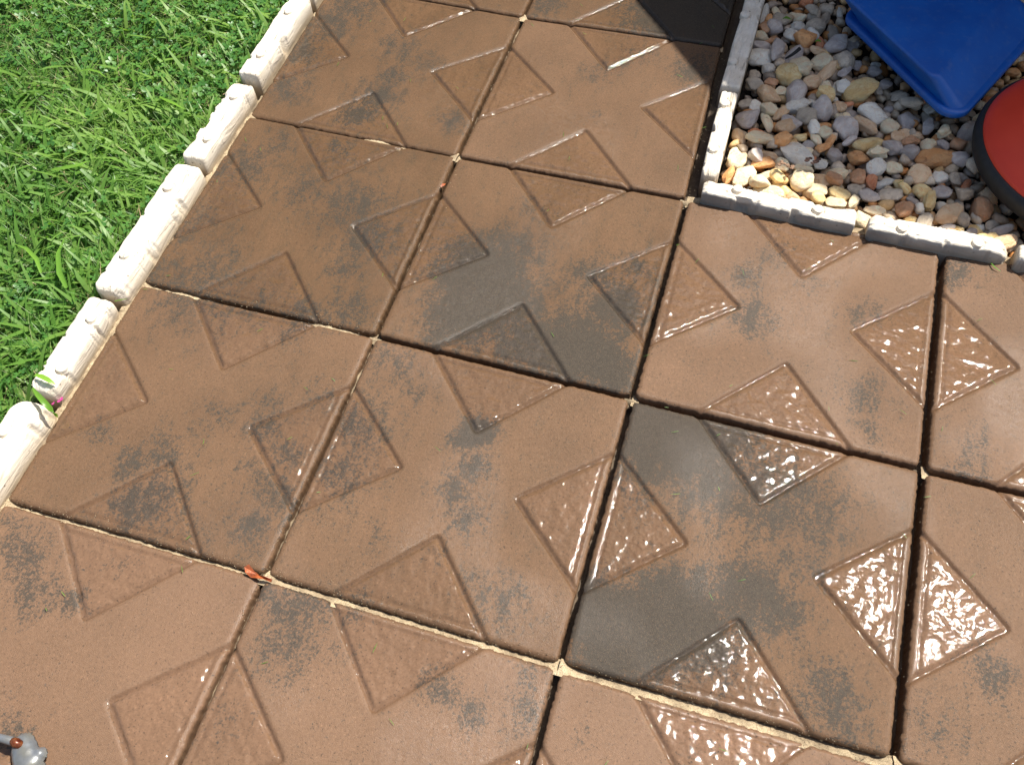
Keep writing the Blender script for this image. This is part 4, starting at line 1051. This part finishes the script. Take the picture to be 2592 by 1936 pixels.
# red-brown dry leaf on the crossing
lf = [(620, 1436), (633, 1432), (642, 1445), (656, 1456), (674, 1462), (690, 1467), (686, 1472), (668, 1468), (650, 1466), (634, 1460), (622, 1450)]
cL = un(652, 1455, .004)
V = [(0, 0, .001)]
for i, (x, y) in enumerate(lf):
    g = un(x, y, .004) - cL
    V.append((g[0], g[1], 0.0045 * (0.5 + math.sin(i * 1.9)) ))
F = [(0, i + 1, (i + 1) % len(lf) + 1) for i in range(len(lf))]
me = bpy.data.meshes.new('dry_leaf'); me.from_pydata(V, [], F)
o = link('dry_leaf', me, mat=mat_simple('dry_leaf', (0.30, 0.075, 0.022), 0.4, 0.4, 160, 0.6, 0.002)); o.location = cL
sm = o.modifiers.new('solid', 'SOLIDIFY'); sm.thickness = 0.0006
tag(o, 'red brown curled dry leaf lying on the crossing of the slab joints', 'leaf')
# tiny leaf in the upper joint
me2 = bpy.data.meshes.new('dry_leaf'); me2.from_pydata([(-.006, -.0015, 0), (0, -.003, .002), (.007, 0, .001), (0, .003, .003), (-.006, .0015, .001)], [], [(0, 1, 2, 3, 4)])
o = link('dry_leaf', me2, mat=me.materials[0]); o.location = un(1122, 470, .003); o.rotation_euler = (0, .2, 1.1)
tag(o, 'tiny pale brown leaf scrap stuck in the joint below the upper crossing', 'leaf')
# black stick and sprigs in the pebbles
def tube(name, pts, rads, mat, parent=None, seg=10, origin=None):
    pts = [Vector(p) for p in pts]; o0 = Vector(origin) if origin is not None else pts[0].copy(); V = []; F = []
    for i, p in enumerate(pts):
        d = (pts[min(i + 1, len(pts) - 1)] - pts[max(i - 1, 0)]).normalized()
        s = d.cross(Vector((0.1, 0.2, 1))).normalized(); u = s.cross(d)
        for k_ in range(seg):
            a = 2 * math.pi * k_ / seg; V.append(p + (s * math.cos(a) + u * math.sin(a)) * rads[i] - o0)
    for i in range(len(pts) - 1):
        for k_ in range(seg):
            k2 = (k_ + 1) % seg; F.append((i * seg + k_, i * seg + k2, (i + 1) * seg + k2, (i + 1) * seg + k_))
    F.append(tuple(range(seg))[::-1]); F.append(tuple((len(pts) - 1) * seg + k_ for k_ in range(seg)))
    me = bpy.data.meshes.new(name); me.from_pydata([v[:] for v in V], [], F)
    for p in me.polygons: p.use_smooth = True
    o = link(name, me, parent, mat)
    if parent is None: o.location = o0
    return o
M_BARK = mat_simple('dark_bark', (0.008, 0.007, 0.006), 0.8, 0.4, 300, 0.6, 0.001)
tag(tube('twig', [P3(1988, 149, .020), P3(2004, 140, .026), P3(2016, 131, .029), P3(2024, 124, .030)], [.0018, .003, .0036, .004], M_BARK), 'short black twig lying between the pale pebbles near the top', 'twig')
M_BK2 = mat_simple('brown_bark', (0.05, 0.02, 0.012), 0.8, 0.5, 300, 0.9, 0.003)
def crumb(px, py, z, n, spread, mat, lab):
    """ragged scrap of bark"""
    import bmesh
    bm = bmesh.new(); r = random.Random(px)
    for i in range(n):
        g = bmesh.ops.create_icosphere(bm, subdivisions=1, radius=1.0)
        c0 = Vector((r.gauss(0, spread), r.gauss(0, spread * .5), r.uniform(0, .004)))
        for v in g['verts']:
            v.co = Vector((v.co.x * r.uniform(.003, .006), v.co.y * r.uniform(.002, .004), v.co.z * .002)) + c0
    me = bpy.data.meshes.new('bark_scrap'); bm.to_mesh(me); bm.free()
    o = link('bark_scrap', me, mat=mat); o.location = un(px, py, z); return tag(o, lab, 'bark')
crumb(2060, 409, .016, 12, .008, M_BK2, 'dark ragged bark scrap on the pebbles at the edge of the sunlight')
crumb(1990, 419, .014, 10, .007, mat_simple('lit_bark', (0.25, 0.15, 0.09), 0.8, 0.5, 300, 0.9, 0.003), 'light brown bark crumbs between sunlit pebbles')
for (x, y, w, lab) in [(1992, 50, .009, 'green leaf sprig wedged between pebbles near the top left of the gravel'), (2071, 107, .006, 'small green leaf on a tan pebble left of the blue tub')]:
    g0 = un(x, y, .022)
    ribbon_blade('leaf_sprig', [g0 + np.array([-w, 0, 0]), g0 + np.array([-w * .3, w * .3, .003]), g0 + np.array([w * .4, .1 * w, .003]), g0 + np.array([w, w * .3, 0])], [.002, .008, .007, .001], .3, lab, 'leaf')

# galvanised casting with rusty weld at the lower left corner
k = NT('galvanised_metal')
tc = k.n('ShaderNodeTexCoord').outputs['Object']
n1 = k.noise(tc, 60, 4, 0.6); n2_ = k.noise(tc, 25, 3)
c = k.mix(k.ramp(n1, [(0.3, 0), (0.7, 1)]), (0.13, 0.14, 0.15), (0.20, 0.21, 0.22))
c = k.mix(k.ramp(n2_, [(0.45, 0), (0.7, 0.7)]), c, (0.15, 0.13, 0.06))
rust = k.attr('rust').outputs['Fac']
c = k.mix(rust, c, k.mix(k.ramp(n1, [(0.35, 0), (0.65, 1)]), (0.07, 0.012, 0.005), (0.30, 0.10, 0.03)))
k.bsdf(c, 0.30, k.bump(n1, 0.3, 0.002).outputs[0], **{'Metallic': 0.35}); M_GALV = k.m
foot = empty('metal_ornament', tuple(un(60, 1900, 0)))
tag(foot, 'grey galvanised metal casting with a rusty welded rod, lying at the lower left corner', 'metal ornament')
o0 = np.array(foot.location)
cz = 0.012
mb = []
for (x, y, rx, rz) in [(60, 1884, .0160, .012), (62, 1896, .0178, .0125), (66, 1912, .0190, .013), (72, 1932, .0200, .013), (80, 1960, .021, .013), (103, 1908, .0098, .010)]:
    mb.append((un(x, y, cz) - o0, rx, rz))
# blend the lobes into one skin with a metaball-like field on a sphere fan
def blob_mesh(name, lobes, parent, mat, rust_c=None):
    """heightfield skin of merged ellipsoid lobes, closed underneath"""
    P_ = np.array([l[0] for l in lobes]); rx = np.array([l[1] for l in lobes]); rz = np.array([l[2] for l in lobes])
    x0, x1 = (P_[:, 0] - rx).min() - .004, (P_[:, 0] + rx).max() + .004
    y0, y1 = (P_[:, 1] - rx).min() - .004, (P_[:, 1] + rx).max() + .004
    st = 0.0011
    xs = np.arange(x0, x1, st); ys = np.arange(y0, y1, st)
    X, Y = np.meshgrid(xs, ys, indexing='ij')
    f = np.full(X.shape, -1.0)
    for p, a, h in zip(P_, rx, rz):
        q = 1 - ((X - p[0]) ** 2 + (Y - p[1]) ** 2) / a ** 2
        g = np.where(q > 0, np.sqrt(np.clip(q, 0, 1)) * h, -1.0)
        f = np.maximum(f, g)
    # smooth the creases
    inside = f > 0
    for _ in range(14):
        g = f.copy(); g[1:-1, 1:-1] = (f[1:-1, 1:-1] * 2 + f[:-2, 1:-1] + f[2:, 1:-1] + f[1:-1, :-2] + f[1:-1, 2:]) / 6
        f = np.where(inside, np.maximum(g, 0.0003), f)
    idx = -np.ones(X.shape, int); V = []; 
    ii = np.argwhere(inside)
    for n__, (i, j) in enumerate(ii): idx[i, j] = n__
    top_ = np.stack([X[inside], Y[inside], 0.012 + f[inside]], -1); bot = np.stack([X[inside], Y[inside], np.maximum(0.0005, 0.012 - f[inside] * 0.9)], -1)
    N_ = len(top_); F = []
    for i in range(X.shape[0] - 1):
        for j in range(X.shape[1] - 1):
            q = (idx[i, j], idx[i + 1, j], idx[i + 1, j + 1], idx[i, j + 1])
            if min(q) >= 0:
                F.append(q); F.append(tuple(N_ + k_ for k_ in q[::-1]))
    V = np.concatenate([top_, bot])
    me = bpy.data.meshes.new(name); me.from_pydata(V.tolist(), [], F)
    for p in me.polygons: p.use_smooth = True
    if rust_c is not None:
        d = np.linalg.norm(V[:, :2] - rust_c[:2], axis=1); attr(me, 'rust', np.clip(1.3 - d / 0.0065, 0, 1))
    return link(name, me, parent, mat)
rc = un(44, 1882, .02) - o0
blob_mesh('casting', mb, foot, M_GALV, rc)
rod = tube('rod', [un(-150, 1832, .020) - o0, un(-40, 1858, .024) - o0, un(5, 1868, .024) - o0, un(28, 1874, .023) - o0, un(42, 1880, .021) - o0], [.0052, .0052, .0054, .0058, .0050], M_GALV, foot, 14, (0, 0, 0))
wd_ = tube('weld', [un(31, 1874, .024) - o0, un(40, 1879, .0245) - o0, un(50, 1884, .022) - o0, un(55, 1888, .017) - o0], [.0048, .0066, .0060, .003], M_GALV, foot, 12, (0, 0, 0))
attr(wd_.data, 'rust', np.ones(len(wd_.data.vertices)))

# ------------------------------------------------------------------ unseen board wall added beyond the frame to block sky and darken slab reflections
M_WB = mat_simple('sky_wall_paint', (0.10, 0.095, 0.085), 0.7, 0.2, 8, 0.2, 0.002)
sky_wall = empty('sky_block_wall', (0.0, 1.78, 0.0))
tag(sky_wall, 'dark board wall added unseen beyond the top slabs to darken their reflections', 'wall')
for i in range(19):
    z0_, z1_ = -0.05 + i * 0.155, -0.05 + (i + 1) * 0.155 + 0.012
    V = [(-3.2, 0, z0_), (4.2, 0, z0_), (4.2, 0.014, z1_), (-3.2, 0.014, z1_), (-3.2, 0.03, z0_), (4.2, 0.03, z0_), (4.2, 0.034, z1_), (-3.2, 0.034, z1_)]
    me = bpy.data.meshes.new('sky_wall_board'); me.from_pydata(V, [], [(0, 1, 2, 3), (5, 4, 7, 6), (0, 4, 5, 1), (3, 2, 6, 7), (0, 3, 7, 4), (1, 5, 6, 2)])
    link('sky_wall_board', me, sky_wall, M_WB)

# ------------------------------------------------------------------ unseen shade caster added beyond the frame, outlined to shade the gravel
M_WD = mat_simple('shade_caster_boards', (0.045, 0.032, 0.022), 0.8, 0.35, 12, 0.4, 0.004)
M_RF = mat_simple('shade_caster_roof', (0.06, 0.06, 0.062), 0.7, 0.2, 20, 0.3, 0.003)
cot = 1 / math.tan(SUN_EL); sx_, sy_ = math.cos(SUN_AZ) * cot, math.sin(SUN_AZ) * cot
def lift(G, h): return np.array([G[0] + sx_ * h, G[1] + sy_ * h, h])
v0 = lift((0.628, 0.194), 0.88); v1 = lift((1.022, -0.272), 1.7); v1b = lift((1.25, -0.352), 2.0); v2 = lift((1.95, -0.392), 2.2)
shade_block = empty('shade_caster', (v0[0], v0[1], 0))
tag(shade_block, 'dark timber shade caster added unseen beyond the top right, shaped to shade the gravel', 'shade_block')
so_ = np.array([v0[0], v0[1], 0])
front = [v0, v1, v1b, v2]
def top_at(x):
    for a, b in ((v0, v1), (v1, v1b), (v1b, v2)):
        if a[0] <= x <= b[0]:
            t = (x - a[0]) / (b[0] - a[0]); return a + (b - a) * t
    return v2
xs = [v0[0]]
while xs[-1] + 0.14 < v1[0]: xs.append(xs[-1] + 0.14)
xs.append(v1[0])
while xs[-1] + 0.14 < v1b[0]: xs.append(xs[-1] + 0.14)
xs.append(v1b[0])
while xs[-1] + 0.14 < v2[0]: xs.append(xs[-1] + 0.14)
xs.append(v2[0])
for i in range(len(xs) - 1):
    a, b = top_at(xs[i]), top_at(xs[i + 1]); th_ = 0.018 + (0.004 if i % 2 else 0)
    V = []
    for p in (a, b):
        V += [(p[0] - so_[0], p[1] - so_[1], -0.05), (p[0] - so_[0], p[1] - so_[1], p[2]), (p[0] - so_[0], p[1] - so_[1] + th_, p[2]), (p[0] - so_[0], p[1] - so_[1] + th_, -0.05)]
    F = [(0, 1, 5, 4), (1, 2, 6, 5), (2, 3, 7, 6), (3, 0, 4, 7), (0, 3, 2, 1), (4, 5, 6, 7)]
    me = bpy.data.meshes.new('board'); me.from_pydata(V, [], F); link('board', me, shade_block, M_WD)  # boards of the added shade caster
bk = 1.12
V = []
for p in front:
    V += [(p[0] - so_[0], p[1] - so_[1] - 0.0, p[2] + 0.002), (p[0] - so_[0], p[1] - so_[1] + bk, p[2] + 0.002)]
V += [(x, y, z + 0.03) for (x, y, z) in V]
F = []
for i in range(3):
    a, b, c, d = 2 * i, 2 * i + 1, 2 * i + 2, 2 * i + 3
    F += [(a, b, d, c), (a + 8, c + 8, d + 8, b + 8), (a, c, c + 8, a + 8), (b, b + 8, d + 8, d)]
F += [(0, 8, 9, 1), (6, 7, 15, 14)]
me = bpy.data.meshes.new('shade_roof'); me.from_pydata(V, [], F); link('shade_roof', me, shade_block, M_RF)
for nm, pa, pb_ in (('shade_side_wall', v0 + np.array([0.0, 0.024, 0]), v0 + np.array([0.0, bk, 0])), ('shade_side_wall', v2 + np.array([-.02, .024, 0]), v2 + np.array([-.02, bk, 0])), ):
    V = []
    for p in (pa, pb_):
        q = p - so_
        V += [(q[0], q[1], -0.05), (q[0], q[1], q[2]), (q[0] + 0.018, q[1], q[2]), (q[0] + 0.018, q[1], -0.05)]
    F = [(0, 1, 5, 4), (1, 2, 6, 5), (2, 3, 7, 6), (3, 0, 4, 7), (0, 3, 2, 1), (4, 5, 6, 7)]
    me = bpy.data.meshes.new(nm); me.from_pydata(V, [], F); link(nm, me, shade_block, M_WD)
#print('pebbles', NP, 'fill', len(FV), 'tub', [p.round(3).tolist() for p in rim], [p.round(3).tolist() for p in top], 'v', v0.round(2), v1.round(2), v2.round(2))
